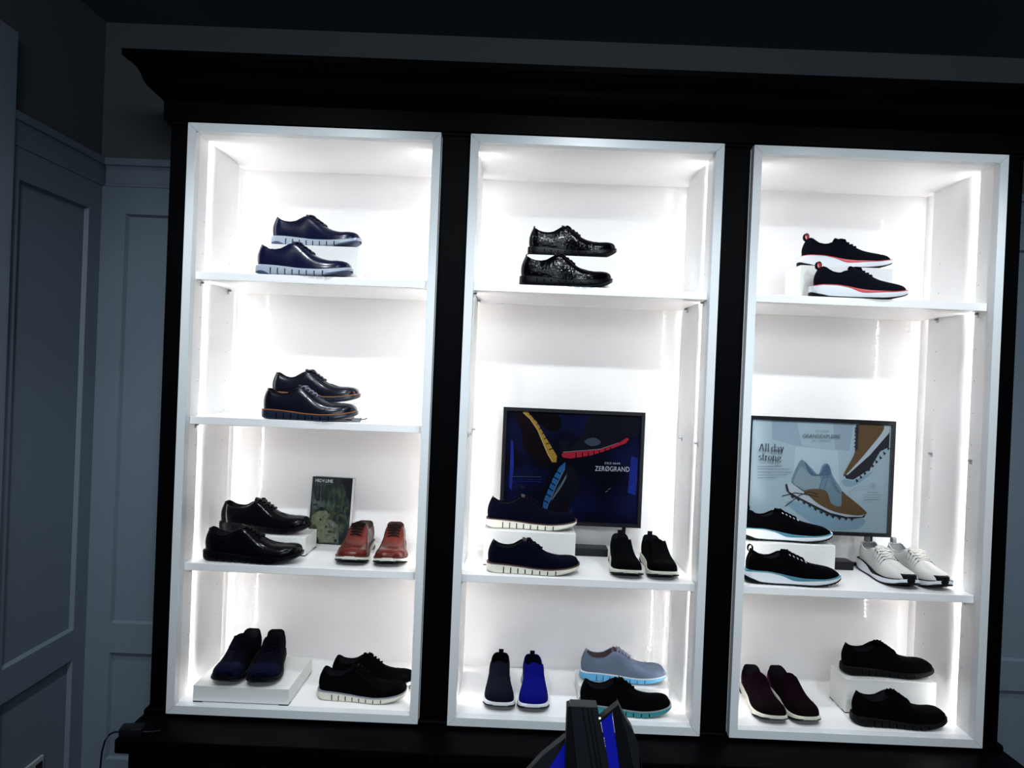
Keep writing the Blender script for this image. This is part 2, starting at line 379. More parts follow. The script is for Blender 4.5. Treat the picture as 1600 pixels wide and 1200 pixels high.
def make_shoe(kind, name, st, mirror=1):
    """returns an Empty at the heel with its parts; x runs from heel to toe"""
    L = st.get('L', .305)
    sneak = st['sole'] == 'sneaker'
    S = Shoe(L, {'derby': DERBY_TOP, 'sneaker': SNEAK_TOP, 'slip': SLIP_TOP}[st['last']],
             SN_ZS if sneak else ZG_ZS, SN_ZB if sneak else ZG_ZB, st.get('wk', 1.0), st.get('wc', .024))
    S.side = mirror; k = S.k(); S.pf = st.get('pf', 1.0)
    root = empty(name)
    # ---- upper and lining
    N = 46; us = [.5*(1-math.cos(PI*i/N)) for i in range(N+1)]
    cs = [-2+j/12 for j in range(12)]+[-1+j/7 for j in range(14)]+[1+j/12 for j in range(13)]
    V = [S.pt(u, c) for u in us for c in cs]; nc = len(cs)
    up, li = [], []
    for i in range(N):
        for j in range(nc-1):
            q = (i*nc+j, i*nc+j+1, (i+1)*nc+j+1, (i+1)*nc+j)
            inner = abs((cs[j]+cs[j+1])/2) < .97 and us[i] < .36
            (li if inner else up).append(q)
    def sub(fs, name_, m, sm=70):
        used = sorted({a for q in fs for a in q}); mp = {a: b for b, a in enumerate(used)}
        return mesh_obj(name_, [V[a] for a in used], [tuple(mp[a] for a in q) for q in fs], m, None, root, sm)
    sub(up, 'upper', st['upper'])
    sub(li, 'lining', st.get('lining', M_dark))
    # padded collar rim
    if st['last'] != 'x':
        path = [S.pt(u, -1) for u in (.36,.32,.27,.21,.15,.10,.06,.03,.012)]+[S.pt(u, 1) for u in (.012,.03,.06,.10,.15,.21,.27,.32,.36)]
        r = .0028 if sneak else .0016
        MB().tube(path, r*k, 6).build('collar', st.get('collar', st['upper']), root, 60)
    # ---- overlays
    def patch(name_, ub, side_c, m, off=.0011, rev=False, nr=10, nc_=22, umax=.999, thick=True):
        mb = MB()
        def fn(r, c): cc = lerp(side_c[0], side_c[1], c); a = ub(cc); return S.pt(lerp(a, umax, r), cc, off*k)
        grid_patch(mb, fn, nr, nc_)
        # close the visible edge down to the upper
        v1 = [fn(0, j/nc_) for j in range(nc_+1)]; v0 = [S.pt(ub(lerp(side_c[0], side_c[1], j/nc_)), lerp(side_c[0], side_c[1], j/nc_), -.0003) for j in range(nc_+1)]
        for j in range(nc_): mb.quad(v0[j], v0[j+1], v1[j+1], v1[j])
        return mb.build(name_, m, root, 50)
    if st.get('wing'):
        wb = lambda c: hermite([(0,.66),(.5,.70),(1,.745),(1.4,.78),(1.7,.70),(1.9,.60),(2,.52)], abs(c))
        patch('toe_cap', wb, (-1.97, 1.97), st['upper'])
        mb = MB()
        for q in range(-34, 35):
            c = q/34*1.9; p = S.pt(wb(c)+.014, c, .0014*k)
            mb.add([(p.x+.0009*math.cos(a), p.y+.0009*math.sin(a)*.7, p.z+.0009*math.sin(a)*.5) for a in [i*PI/3 for i in range(6)]], [tuple(range(6))])
        mb.build('perforations', st.get('perf', M_dark), root)['kind'] = 'stuff'
    elif st.get('cap'):
        patch('toe_cap', lambda c: .775-.02*abs(c), (-1.97, 1.97), st.get('capm', st['upper']))
    if st.get('counter'):
        for sg in (-1, 1):
            mb = MB()
            def fn(r, c, sg=sg):
                cc = sg*lerp(1.97, 1.25, c); a = lerp(.26, .10, c**.8); return S.pt(lerp(0, a, r), cc, .0011*k)
            grid_patch(mb, fn, 8, 8)
            mb.build('heel_counter', st.get('counterm', st['upper']), root, 50)
    if st.get('facing', True) and st.get('laces'):
        for sg in (-1, 1):
            mb = MB()
            def fn(r, c, sg=sg):
                u = lerp(.345, .615, r); cc = sg*lerp(1.0, 1.0+.52*math.sin(PI*min(1, .12+.95*r)), c); return S.pt(u, cc, .0013*k)
            grid_patch(mb, fn, 10, 6)
            mb.build('lace_facing', st.get('facingm', st['upper']), root, 50)
    # ---- tongue
    if st.get('tongue', True):
        mb = MB(); rows = []
        for r in range(8):
            t = r/7; u = lerp(.56, .385, t)
            x = L*(.02+.965*u)-.004*t; z = S.zt(u)+lerp(.001, st.get('tongue_h', .010), t)*k; ww = lerp(.010, .019, t)*k
            for j in range(7):
                a = -1+j/3; rows.append((x-(abs(a)**2)*-.002, a*ww+S.bend(u), z-.006*k*a*a))
        n0 = len(rows)
        rows += [(x-.0015, y, z-.0025) for x, y, z in rows]
        f = []
        for o_ in (0, n0):
            for r in range(7):
                for j in range(6): f.append((o_+r*7+j, o_+r*7+j+1, o_+(r+1)*7+j+1, o_+(r+1)*7+j))
        for j in range(6): f.append((7*7+j, 7*7+j+1, n0+7*7+j+1, n0+7*7+j))
        for r in range(7): f.append((r*7, (r+1)*7, n0+(r+1)*7, n0+r*7)); f.append((r*7+6, (r+1)*7+6, n0+(r+1)*7+6, n0+r*7+6))
        mb.add(rows, f); mb.build('tongue', st.get('tonguem', st['upper']), root, 60)
    # ---- laces
    if st.get('laces'):
        mb = MB(); rows = st.get('rows', [.425,.465,.505,.545,.585]); R = st.get('lace_r', .0026)*k
        for q, u in enumerate(rows):
            yl = (S.wt(u)+.006*k); z0 = S.zt(u)+.0042*k
            def P(a, u=u, yl=yl, z0=z0):
                x = L*(.02+.965*u)
                return Vector((x+.002*a, a*yl+S.bend(u), z0+.0022*k*(1-a*a)-(.003*k if abs(a) > .95 else 0)))
            mb.tube([P(a) for a in (-1,-.7,-.3,0,.3,.7,1)], R, 6)
            if q+1 < len(rows):
                u2 = rows[q+1]
                for sg in (-1, 1):
                    a0 = Vector((L*(.02+.965*u), sg*yl*.9+S.bend(u), z0+.001)); a1 = Vector((L*(.02+.965*u2), -sg*(S.wt(u2)+.004*k)*.9+S.bend(u2), S.zt(u2)+.003*k))
                    mb.tube([a0, (a0+a1)/2+Vector((0,0,.0022*k)), a1], R*.9, 5)
        u = rows[0]; x = L*(.02+.965*u); z = S.zt(u)+.004*k; by = S.bend(u)
        bl = st.get('bow', .7)
        for sg in (-1, 1):
            loop = [(x, by, z)]
            for a in range(1, 8):
                t = a/7*2*PI
                loop.append((x+.010*k*bl*(1-math.cos(t))*.7+.006*k*math.sin(t)*sg*.3, by+sg*(.017*k*bl*(1-math.cos(t))*.75), z+.003*k-.012*k*bl*(1-math.cos(t))*.28+.003*k*math.sin(t)))
            mb.tube(loop, R*.9, 5)
            mb.tube([(x, by, z), (x+.012*k*bl, by+sg*.016*k*bl, z-.002), (x+.022*k*bl, by+sg*.024*k*bl, z-.014*k)], R*.8, 5)
        mb.tube([(x-.003, by, z-.001), (x, by, z+.002), (x+.004, by, z-.001)], R*1.6, 6)
        mb.build('laces', st['laces'], root, 60)
        mb = MB()
        for u in rows:
            for sg in (-1, 1):
                p0 = S.pt(u, sg*1.12, .0028*k); p1 = S.pt(u+.012, sg*1.24, .0028*k)
                mb.tube([p0, p1], .0013*k, 6)
        if st.get('eyelets'): mb.build('eyelets', st['eyelets'], root)
    # ---- pull tab or loop at the heel
    if st.get('tab'):
        x = S.pt(.01, 0).x; z = S.zt(.01)
        if st['tab'] == 'loop':
            pts = [(x-.004+.010*math.sin(a)*.9-.0, S.bend(0), z-.004+.013*(1-math.cos(a))) for a in [i/12*2*PI for i in range(13)]]
            mb = MB()
            w = .0075
            for a, b in zip(pts, pts[1:]):
                for dx in (0,):
                    mb.quad((a[0], a[1]-w, a[2]), (b[0], b[1]-w, b[2]), (b[0], b[1]+w, b[2]), (a[0], a[1]+w, a[2]))
            o = mb.build('heel_loop', st['tabm'], root, 60)
            sol = o.modifiers.new('s', 'SOLIDIFY'); sol.thickness = .002
            if st.get('tabin'):
                pts2 = [(p[0]*.72+(x-.004)*.28, p[1], p[2]*.72+(z+.009)*.28) for p in pts]; mb = MB()
                for a, b in zip(pts2, pts2[1:]): mb.quad((a[0], a[1]-w, a[2]), (b[0], b[1]-w, b[2]), (b[0], b[1]+w, b[2]), (a[0], a[1]+w, a[2]))
                o2 = mb.build('loop_lining', st['tabin'], root, 60); s2 = o2.modifiers.new('s', 'SOLIDIFY'); s2.thickness = .002
        else:
            hh = st.get('tab_h', .012)
            mb = MB()
            prof_ = [(x-.006, z-.030), (x-.0035, z-.012), (x-.001, z+hh*.5), (x+.001, z+hh), (x+.005, z+hh), (x+.004, z+hh*.5), (x+.003, z-.012), (x+.001, z-.03)]
            mb.prism(prof_, 'y', -.0085+S.bend(0), .0085+S.bend(0))
            mb.build('heel_tab', st['tabm'], root, 50)
    # ---- sole
    so = st['solem']; gr = st.get('groovem', M_dark)
    if not sneak:
        G = [.187,.262,.338,.414,.49,.568,.65,.735]
        st_u = []
        base = [.5*(1-math.cos(PI*i/34)) for i in range(35)]
        for u in base:
            if all(abs(u-g) > .012 for g in G): st_u.append((u, 0))
        for g in G: st_u += [(g-.0062, 0), (g-.0050, 1), (g+.0050, 1), (g+.0062, 0)]
        st_u.sort(); v = []; f = []; mi = []
        def ring(u, ins):
            w = S.w(u); ws = w+.0038*k*min(1, w/.015) if w > 0 else 0
            x = L*u; zb = S.zb(u); zt_ = S.zs(u); h = zt_-zb; by = S.bend(u); d = .0055*k*ins
            r = [(ws*.86-d, zb), (ws*.985-d, zb+.0035*k), (ws+.0012*k-d, zb+h*.40), (ws*1.0-d, zb+h*.74), (ws, zb+h*.76), (ws-.0006, zt_-.001), (ws*.93, zt_+.0008)]
            r = [(max(0, y), z) for y, z in r]
            return [(x, -y+by, z) for y, z in r]+[(x, y+by, z) for y, z in reversed(r)]
        for u, ins in st_u: v += ring(u, ins)
        n = 14
        for i in range(len(st_u)-1):
            g = st_u[i][1] and st_u[i+1][1]
            for j in range(n):
                a = (i*n+j, i*n+(j+1) % n, (i+1)*n+(j+1) % n, (i+1)*n+j)
                f.append(a); low = j in (0,1,2,10,11,12)
                mi.append(1 if (g and low) else (2 if j in (13,) else 0))
        f.append(tuple(range(n))); mi.append(0); f.append(tuple(range((len(st_u)-1)*n, len(st_u)*n))); mi.append(0)
        mesh_obj('sole', v, f, [so, gr, st.get('bottom', M_dark)], mi, root, 35)
        if st.get('outsole'):       # dark pods under heel and toe
            mb = MB()
            for ua, ub in ((.01,.17), (.745,.985)):
                v = []; f = []; K = 12
                for i in range(K+1):
                    u = lerp(ua, ub, i/K); w = S.w(u); ws = w+.0046*k*min(1, w/.015); x = L*u; zb = S.zb(u); h = (S.zs(u)-zb)*.34*math.sin(PI*(.06+.9*(i/K)))+.001; by = S.bend(u)
                    v += [(x, -ws*.9+by, zb-.0004), (x, -ws-.0012+by, zb+h*.3), (x, -ws-.0012+by, zb+h), (x, ws+.0012+by, zb+h), (x, ws+.0012+by, zb+h*.3), (x, ws*.9+by, zb-.0004)]
                for i in range(K):
                    for j in range(6): f.append((i*6+j, i*6+(j+1) % 6, (i+1)*6+(j+1) % 6, (i+1)*6+j))
                f.append(tuple(range(6))); f.append(tuple(range(K*6, K*6+6)))
                mb.add(v, f)
            mb.build('outsole', st['outsole'], root, 40)
        if st.get('welt'):
            v = []; f = []; ul = [.5*(1-math.cos(PI*i/40)) for i in range(41)]
            for u in ul:
                w = S.w(u); ws = w+.0046*k*min(1, w/.015); x = L*(.001+.998*u); z = S.zs(u); by = S.bend(u)
                r = [(ws*.9, z-.0012*k), (ws, z-.0012*k), (ws, z+.0016*k), (ws*.9, z+.0018*k)]
                v += [(x, -y+by, zz) for y, zz in r]+[(x, y+by, zz) for y, zz in reversed(r)]
            for i in range(40):
                for j in range(8): f.append((i*8+j, i*8+(j+1) % 8, (i+1)*8+(j+1) % 8, (i+1)*8+j))
            mesh_obj('welt', v, f, st['welt'], None, root, 35)
    else:
        back = st.get('flare', .012)
        def band(name_, zlo, zhi, o_, m, u0=0, u1=1, teeth=False, K=48, vert=False):
            v = []; f = []
            for i in range(K+1):
                t = .5*(1-math.cos(PI*i/K)); u = lerp(u0, u1, t); w = S.w(u); q = min(1, w/.015)
                ws = w+(o_+.0040)*k*q; x = L*u-(back*(1-u/.12) if u < .12 else 0)*.8; by = S.bend(u)
                a, b = zlo(u), zhi(u)
                if teeth and i % 2: a += .0025*k
                r = [(ws*.9, a), (ws+.0004, a+.0001), (ws+.0007, (a+b)/2), (ws, b), (ws*.9, b+.0004)] if vert else [(ws*.88, a), (ws-.001, a+.001), (ws+.0012, (a+b)/2), (ws, b), (ws*.9, b+.0004)]
                v += [(x, -y+by, z) for y, z in r]+[(x, y+by, z) for y, z in reversed(r)]
            for i in range(K):
                for j in range(10): f.append((i*10+j, i*10+(j+1) % 10, (i+1)*10+(j+1) % 10, (i+1)*10+j))
            f.append(tuple(range(10))); f.append(tuple(range(K*10, K*10+10)))
            return mesh_obj(name_, v, f, m, None, root, 40)
        thick = lambda u: hermite([(0,.009),(.06,.008),(.14,.004),(.3,.003),(.6,.0035),(.8,.004),(1,.004)], u)*k*(1.9 if st.get('teeth') else 1)
        band('midsole', lambda u: S.zb(u)+thick(u)*.8, lambda u: S.zs(u), 0, so)
        band('outsole', lambda u: S.zb(u), lambda u: S.zb(u)+thick(u), .0004, st.get('outsole', M_dark), teeth=st.get('teeth', False))
        if st.get('accent'):
            acc = lambda u: hermite([(0,.0012),(.2,.0014),(.34,.0035),(.47,.0135),(.60,.0070),(.8,.0018),(1,.0014)], u)*k
            band('accent_stripe', lambda u: S.zs(u)-acc(u)*.75+.0003, lambda u: S.zs(u)+.0014*k, .0009, st['accent'], .012, .975, vert=True)
        if st.get('bumper'):
            mb = MB(); v = []; f = []; K = 12
            for i in range(K+1):
                a = lerp(-1.0, 1.0, i/K); yy = a*.024+S.bend(1)
                x0 = L+.0035-.0125*abs(a)**2.2; zt_ = S.zs(.97)+.016-abs(a)*.002; zb = S.zb(.95)+.001
                v += [(x0-.020, yy, zb-.002), (x0-.004, yy, zb+.001), (x0, yy, S.zs(1)-.004), (x0-.0045, yy, zt_), (x0-.016, yy, zt_+.0015)]
            for i in range(K):
                for j in range(5): f.append((i*5+j, i*5+(j+1) % 5, (i+1)*5+(j+1) % 5, (i+1)*5+j))
            f.append(tuple(range(5))); f.append(tuple(range(K*5, K*5+5)))
            mb.add(v, f); mb.build('toe_bumper', st['bumper'], root, 40)
    if st.get('straps'):          # cords running down the side from the eyelets
        mb = MB()
        for u in st.get('rows', [.425,.465,.505,.545,.585]):
            for sg in (-1, 1):
                mb.tube([S.pt(u+.02*t, sg*(1.05+.5*t), .0015*k) for t in (0,.25,.5,.75,1)], .0011*k, 5)
        mb.build('side_cords', st['straps'], root, 60)
    return root

# shoe materials
navy_l  = mat('navy_polished_leather', (.0025,.0045,.024), .24, .28, bump=.06, bscale=120, coat=.05)
ink_l   = mat('ink_smooth_leather', (.0035,.004,.010), .24, .25, bump=.05, bscale=120, coat=.05)
black_l = mat('black_polished_leather', (.0010,.0010,.0022), .20, .12, bump=.2, bscale=150, coat=.04)
patent  = mat('black_patent_leather', (.0006,.0006,.0015), .12, .09, bump=.6, bscale=130, coat=.025)
tan_l   = mat('chestnut_brown_leather', (.088,.0125,.0085), .24, .16, bump=.06, bscale=120, var=.3, vscale=25, coat=.05)
tan_d   = mat('dark_brown_lace', (.009,.0035,.003), .7, .1)
suede_n = mat('navy_suede', (.0010,.0012,.0042), .95, .04, bump=.3, bscale=500)
suede_n2= mat('blue_suede_toe', (.0022,.0036,.017), .95, .05, bump=.3, bscale=500)
black_s = mat('black_suede', (.0007,.0007,.0011), .95, .03, bump=.2, bscale=500)
knit_n  = mat('navy_knit', (.0011,.0014,.0065), .95, .04, bump=.4, bscale=700)
knit_b  = mat('black_knit', (.0008,.0008,.0013), .95, .03, bump=.4, bscale=700)
knit_g  = mat('charcoal_knit', (.0035,.004,.010), .95, .05, bump=.4, bscale=700)
knit_c  = mat('cobalt_knit', (.0015,.002,.13), .9, .06, bump=.4, bscale=700)
knit_gy = mat('grey_knit', (.12,.155,.22), .9, .2, bump=.4, bscale=700)
knit_bu = mat('burgundy_knit', (.0040,.0006,.0026), .95, .04, bump=.4, bscale=700)
knit_bs = mat('black_sneaker_knit', (.0022,.0026,.006), .9, .06, bump=.4, bscale=700)
cream   = mat('pale_grey_leather', (.50,.50,.48), .5, .35, bump=.05, bscale=150)
cream_l = mat('pale_lace', (.55,.54,.50), .8)
s_grey  = mat('blue_grey_rubber', (.34,.39,.47), .45, .4)
s_ink   = mat('ink_blue_rubber', (.010,.016,.034), .30, .4)
s_black = mat('black_rubber', (.0014,.0014,.0028), .35, .10)
s_black2= mat('matt_black_rubber', (.0018,.0018,.0026), .6, .12)
s_cream = mat('cream_rubber', (.66,.64,.55), .5, .4)
s_white = mat('white_rubber', (.68,.71,.75), .45, .4)
s_lblue = mat('light_blue_rubber', (.12,.40,.66), .45, .4)
s_teal  = mat('teal_rubber', (.018,.20,.22), .45, .4)
s_steel = mat('dark_blue_rubber_pod', (.03,.05,.11), .4, .4)
welt_o  = mat('orange_brown_welt', (.30,.105,.030), .5)
welt_br = mat('dark_brown_welt', (.06,.025,.022), .6)
welt_gy = mat('grey_welt', (.22,.24,.28), .6)
red_a   = mat('red_rubber', (.50,.022,.030), .45)
teal_a  = mat('teal_blue_plastic', (.055,.19,.26), .45)
br_lin  = mat('brown_leather_lining', (.045,.022,.020), .6)
lace_gy = mat('grey_blue_lace', (.22,.22,.30), .8)
dot_w   = mat('pale_eyelet', (.45,.46,.48), .6)

STY = {
 'navy':   dict(last='derby', sole='zg', upper=navy_l, solem=s_grey, outsole=s_steel, laces=navy_l, counter=False, cap=False),
 'ink':    dict(last='derby', sole='zg', upper=ink_l, solem=s_ink, welt=welt_o, laces=lace_gy, wing=True, lace_r=.0013),
 'ink2':   dict(last='derby', sole='zg', upper=ink_l, solem=s_ink, welt=welt_o, laces=ink_l, wing=True),
 'bwing':  dict(last='derby', sole='zg', upper=black_l, solem=s_black, laces=black_l, wing=True, counter=True),
 'patent': dict(last='derby', sole='zg', upper=patent, solem=s_black, laces=black_l, wing=True, tab='strap', tabm=patent, tab_h=.008),
 'tan':    dict(last='derby', sole='zg', upper=tan_l, solem=s_cream, outsole=M_dark, welt=welt_br, laces=tan_d, wing=True, counter=True, lining=br_lin, L=.306, wk=1.05, rows=[.42,.46,.50,.54,.58], lace_r=.0023, bow=.4, tonguem=tan_d, perf=tan_d),
 'suede':  dict(last='derby', sole='zg', upper=suede_n, solem=s_black2, cap=True, capm=suede_n2, laces=suede_n, L=.302, wk=1.04),
 'bknitw': dict(last='derby', sole='zg', upper=black_s, solem=s_cream, outsole=None, welt=welt_gy, laces=black_s, L=.298, wing=True),
 'nknit':  dict(last='derby', sole='zg', upper=knit_n, solem=s_cream, welt=welt_br, laces=knit_n, tab='strap', tabm=br_lin, tab_h=.005, tonguem=br_lin, L=.308),
 'slipb':  dict(wc=.031, pf=.8, last='slip', sole='zg', upper=knit_b, solem=s_cream, outsole=M_dark, tab='strap', tabm=knit_g, tab_h=.014, tongue=True, tongue_h=.006, L=.300),
 'slipg':  dict(wc=.031, pf=.8, last='slip', sole='zg', upper=knit_g, solem=s_white, outsole=M_dark, tab='strap', tabm=knit_b, tab_h=.014, tongue_h=.004, L=.298, wk=1.03, lining=knit_b),
 'slipc':  dict(wc=.031, pf=.8, last='slip', sole='zg', upper=knit_c, solem=s_white, outsole=M_dark, tab='strap', tabm=knit_n, tab_h=.014, tongue_h=.004, L=.298, wk=1.03, lining=knit_n),
 'grey':   dict(last='derby', sole='zg', upper=knit_gy, solem=s_lblue, groovem=mat('blue_groove', (.03,.12,.25), .6), laces=lace_gy, tab='strap', tabm=welt_gy, tab_h=.006, lining=br_lin, wing=True, welt=s_white, tonguem=br_lin, L=.297, perf=mat('grey_perforation', (.10,.12,.17), .8)),
 'teal':   dict(last='derby', sole='zg', upper=knit_b, solem=s_teal, laces=knit_b, welt=welt_gy, L=.305),
 'red':    dict(last='sneaker', sole='sneaker', upper=knit_bs, solem=s_white, accent=red_a, laces=knit_b, tab='loop', tabm=knit_bs, tabin=red_a, L=.303, rows=[.42,.465,.51,.555,.60], bow=1.0, outsole=s_black2, flare=.014),
 'blue':   dict(last='sneaker', sole='sneaker', upper=knit_b, solem=s_white, accent=teal_a, laces=knit_b, tab='loop', tabm=knit_bs, eyelets=dot_w, L=.312, rows=[.42,.465,.51,.555,.60], outsole=s_black2, teeth=True, flare=.010),
 'cream':  dict(last='sneaker', sole='sneaker', upper=cream, solem=s_white, laces=cream_l, tab='loop', tabm=mat('grey_webbing', (.28,.28,.29), .8), eyelets=M_dark, bumper=s_black2, outsole=s_black2, L=.300, rows=[.43,.475,.52,.565,.61], bow=1.2, lace_r=.0024, straps=mat('grey_cord', (.20,.20,.21), .8), accent=s_black2, collar=cream, lining=mat('grey_lining', (.25,.25,.26), .9)),
 'burg':   dict(wc=.025, pf=.85, last='slip', sole='zg', upper=knit_bu, solem=s_cream, outsole=M_dark, laces=None, tongue_h=.010, counter=True, counterm=mat('burgundy_heel', (.060,.007,.048), .9, .05, bump=.3, bscale=600), cap=True, capm=mat('dark_brown_toe', (.0025,.0008,.0008), .9, .04), L=.297),
 'bsuede': dict(last='derby', sole='zg', upper=black_s, solem=s_black2, laces=black_s, L=.308),
}
def place(style, name, x, y, z, yaw, label, cat, mirror=1, group=None, L=None, tilt=0):
    st = dict(STY[style])
    if L: st['L'] = L
    o = make_shoe(style, name, st, mirror)
    o.location = (x, y, z+.0006); o.rotation_euler = (0, -math.radians(tilt), math.radians(yaw))
    tag(o, label, cat, group)
    return o
N1, N2, N3, NF = 1.409, .944, .473, .026
# left niche
place('navy','derby_shoe', -1.087,.078,N1,0,'navy polished lace-up on the top left shelf, in front of the white block','shoe',1,'navy pair with blue-grey soles',.312)
place('navy','derby_shoe', -1.078,.192,1.525,0,'navy polished lace-up standing on the white block, top left shelf','shoe',-1,'navy pair with blue-grey soles',.306)
place('ink','oxford_shoe', -1.050,.080,N2,0,'dark wingtip with orange welt and pale laces, nearer of its pair','shoe',1,'dark wingtip pair with orange welts',.311)
place('ink2','oxford_shoe', -1.062,.200,.9985,0,'dark wingtip with orange welt half hidden behind its pale-laced twin','shoe',-1,'dark wingtip pair with orange welts',.305)
place('bwing','oxford_shoe', -1.230,.098,N3,-1,'glossy black wingtip on the shelf left of the book, lower one of its pair','shoe',1,'glossy black wingtip pair',.325)
place('bwing','oxford_shoe', -1.238,.245,.538,0,'glossy black wingtip raised on a white block, left of the book','shoe',-1,'glossy black wingtip pair',.318)
place('tan','brogue_shoe', -.749,.366,N3,-90,'chestnut brown brogue facing forward, left one beside the book','shoe',1,'chestnut brown brogue pair')
place('tan','brogue_shoe', -.643,.366,N3,-84.5,'chestnut brown brogue facing forward, right one near the niche edge','shoe',-1,'chestnut brown brogue pair')
place('suede','derby_shoe', -1.126,.322,.080,-91,'dark navy suede shoe on the low white platform, left of its pair','shoe',1,'navy suede pair')
place('suede','derby_shoe', -1.048,.322,.080,-81.5,'navy suede shoe with brighter blue toe, right one on the low platform','shoe',-1,'navy suede pair')
place('bknitw','wingtip_shoe', -.842,.118,NF,-1,'black shoe with cream grooved sole at bottom of left niche, nearer one','shoe',1,'black pair with cream grooved soles')
place('bknitw','wingtip_shoe', -.825,.223,NF,0,'black shoe mostly hidden behind its cream-soled twin, bottom of left niche','shoe',-1,'black pair with cream grooved soles',.292)
# middle niche
place('patent','oxford_shoe', -.229,.078,N1,0,'black patent shoe on the shelf in front of its white block, middle niche','shoe',1,'black patent pair',.304)
place('patent','oxford_shoe', -.205,.192,1.525,0,'black patent shoe standing up on the white block, middle niche','shoe',-1,'black patent pair',.302)
place('nknit','knit_oxford', -.299,.100,N3,0,'navy knit shoe with cream sole in front of the block, below the navy poster','shoe',1,'navy knit pair with cream soles')
place('nknit','knit_oxford', -.310,.230,.592,0,'navy knit shoe with cream sole on top of the block, before the navy poster','shoe',-1,'navy knit pair with cream soles',.314)
place('slipb','slip_on_shoe', .170,.338,N3,-91.5,'black slip-on with thin cream sole facing forward, left one by the poster','shoe',1,'black slip-on pair')
place('slipb','slip_on_shoe', .276,.338,N3,-88,'black slip-on with thin cream sole facing forward, right one by the poster','shoe',-1,'black slip-on pair')
place('slipg','slip_on_shoe', -.239,.342,NF,-90,'charcoal slip-on with white sole beside the cobalt blue one','shoe',1,'charcoal and cobalt slip-ons')
place('slipc','slip_on_shoe', -.127,.339,NF,-89.5,'bright cobalt blue slip-on with white sole','shoe',-1,'charcoal and cobalt slip-ons')
place('teal','knit_oxford', .024,.098,NF,0,'black knit shoe with teal grooved sole, behind the dark stand','shoe',1,'knit shoes with coloured soles')
place('grey','knit_oxford', .036,.228,.080,0,'grey perforated shoe with light blue sole on a low block','shoe',-1,'knit shoes with coloured soles')
# right niche
place('red','sneaker', .728,.080,N1,0,'black sneaker with white and red sole, lower one on the upper right shelf','sneaker',1,'black sneakers with red trim')
place('red','sneaker', .730,.200,1.525,0,'black sneaker with white and red sole, raised on a white block','sneaker',-1,'black sneakers with red trim',.300)
place('blue','sneaker', .552,.100,N3,0,'black sneaker with teal wedge in its white sole, lower one before the pale poster','sneaker',1,'black sneakers with teal wedges')
place('blue','sneaker', .575,.225,.588,0,'black sneaker with teal wedge in its white sole, on the block before the pale poster','sneaker',-1,'black sneakers with teal wedges',.305)
place('cream','sneaker', 1.068,.360,N3,-89,'pale grey sneaker with black toe bumper, left one under the poster corner','sneaker',1,'pale grey sneakers with black soles')
place('cream','sneaker', 1.160,.358,N3,-83.5,'pale grey sneaker with black toe bumper, right one nearest the niche wall','sneaker',-1,'pale grey sneakers with black soles')
place('burg','knit_loafer', .655,.330,NF,-91,'burgundy knit shoe with cream sole, left one showing its plum heel','shoe',1,'burgundy knit pair')
place('burg','knit_loafer', .742,.332,NF,-84.5,'burgundy knit shoe with cream sole, right one of its pair','shoe',-1,'burgundy knit pair')
place('bsuede','derby_shoe', .919,.092,NF,0,'all-black matt shoe on the niche floor in front of its block','shoe',1,'all-black matt pair')
place('bsuede','derby_shoe', .935,.218,.141,0,'all-black matt shoe on top of the white block, bottom right','shoe',-1,'all-black matt pair')

# ------------------------------------------------------------------ white blocks
def riser(x0, x1, y0, y1, z0, z1, label, foot=True):
    r = empty('riser_block', ((x0+x1)/2, (y0+y1)/2, z0))
    tag(r, label, 'display block', 'white display blocks')
    inv = Matrix.Translation((-(x0+x1)/2, -(y0+y1)/2, -z0))
    o = MB().box(x0, x1, y0, y1, z0+.0035, z1, b=.0012).build('block', M_riser, r); o.matrix_parent_inverse = inv
    for fx in (x0+.0005, x1-.0305):
        for fy in (y0+.0005, y1-.0305):
            o = MB().box(fx, fx+.03, fy, fy+.03, z0+.0003, z0+.0034).build('foot', M_dark, r); o.matrix_parent_inverse = inv
riser(-1.065,-.770,.140,.245,N1,1.5245,'white block holding up the navy shoe on the top left shelf')
riser(-1.055,-.762,.145,.265,N2,.998,'low white block hidden behind the dark wingtips with orange welts')
riser(-1.220,-.919,.176,.318,N3,.5375,'white block under the raised glossy black wingtip, left of the book')
riser(-1.223,-.915,.032,.304,NF,.0795,'wide low white platform under the navy suede shoes')
riser(-.202,.092,.140,.245,N1,1.5245,'white block holding up the black patent shoe')
riser(-.312,-.003,.160,.300,N3,.5915,'tall white block between the two navy knit shoes')
riser(.027,.333,.160,.300,NF,.0795,'low white block under the grey shoe with light blue sole')
riser(.706,1.014,.137,.275,N1,1.5245,'white block holding up the red-trimmed sneaker')
riser(.574,.876,.165,.300,N3,.5875,'white block between the two teal-wedged sneakers')
riser(.928,1.231,.156,.282,NF,.1405,'white block under the upper all-black shoe, bottom right')

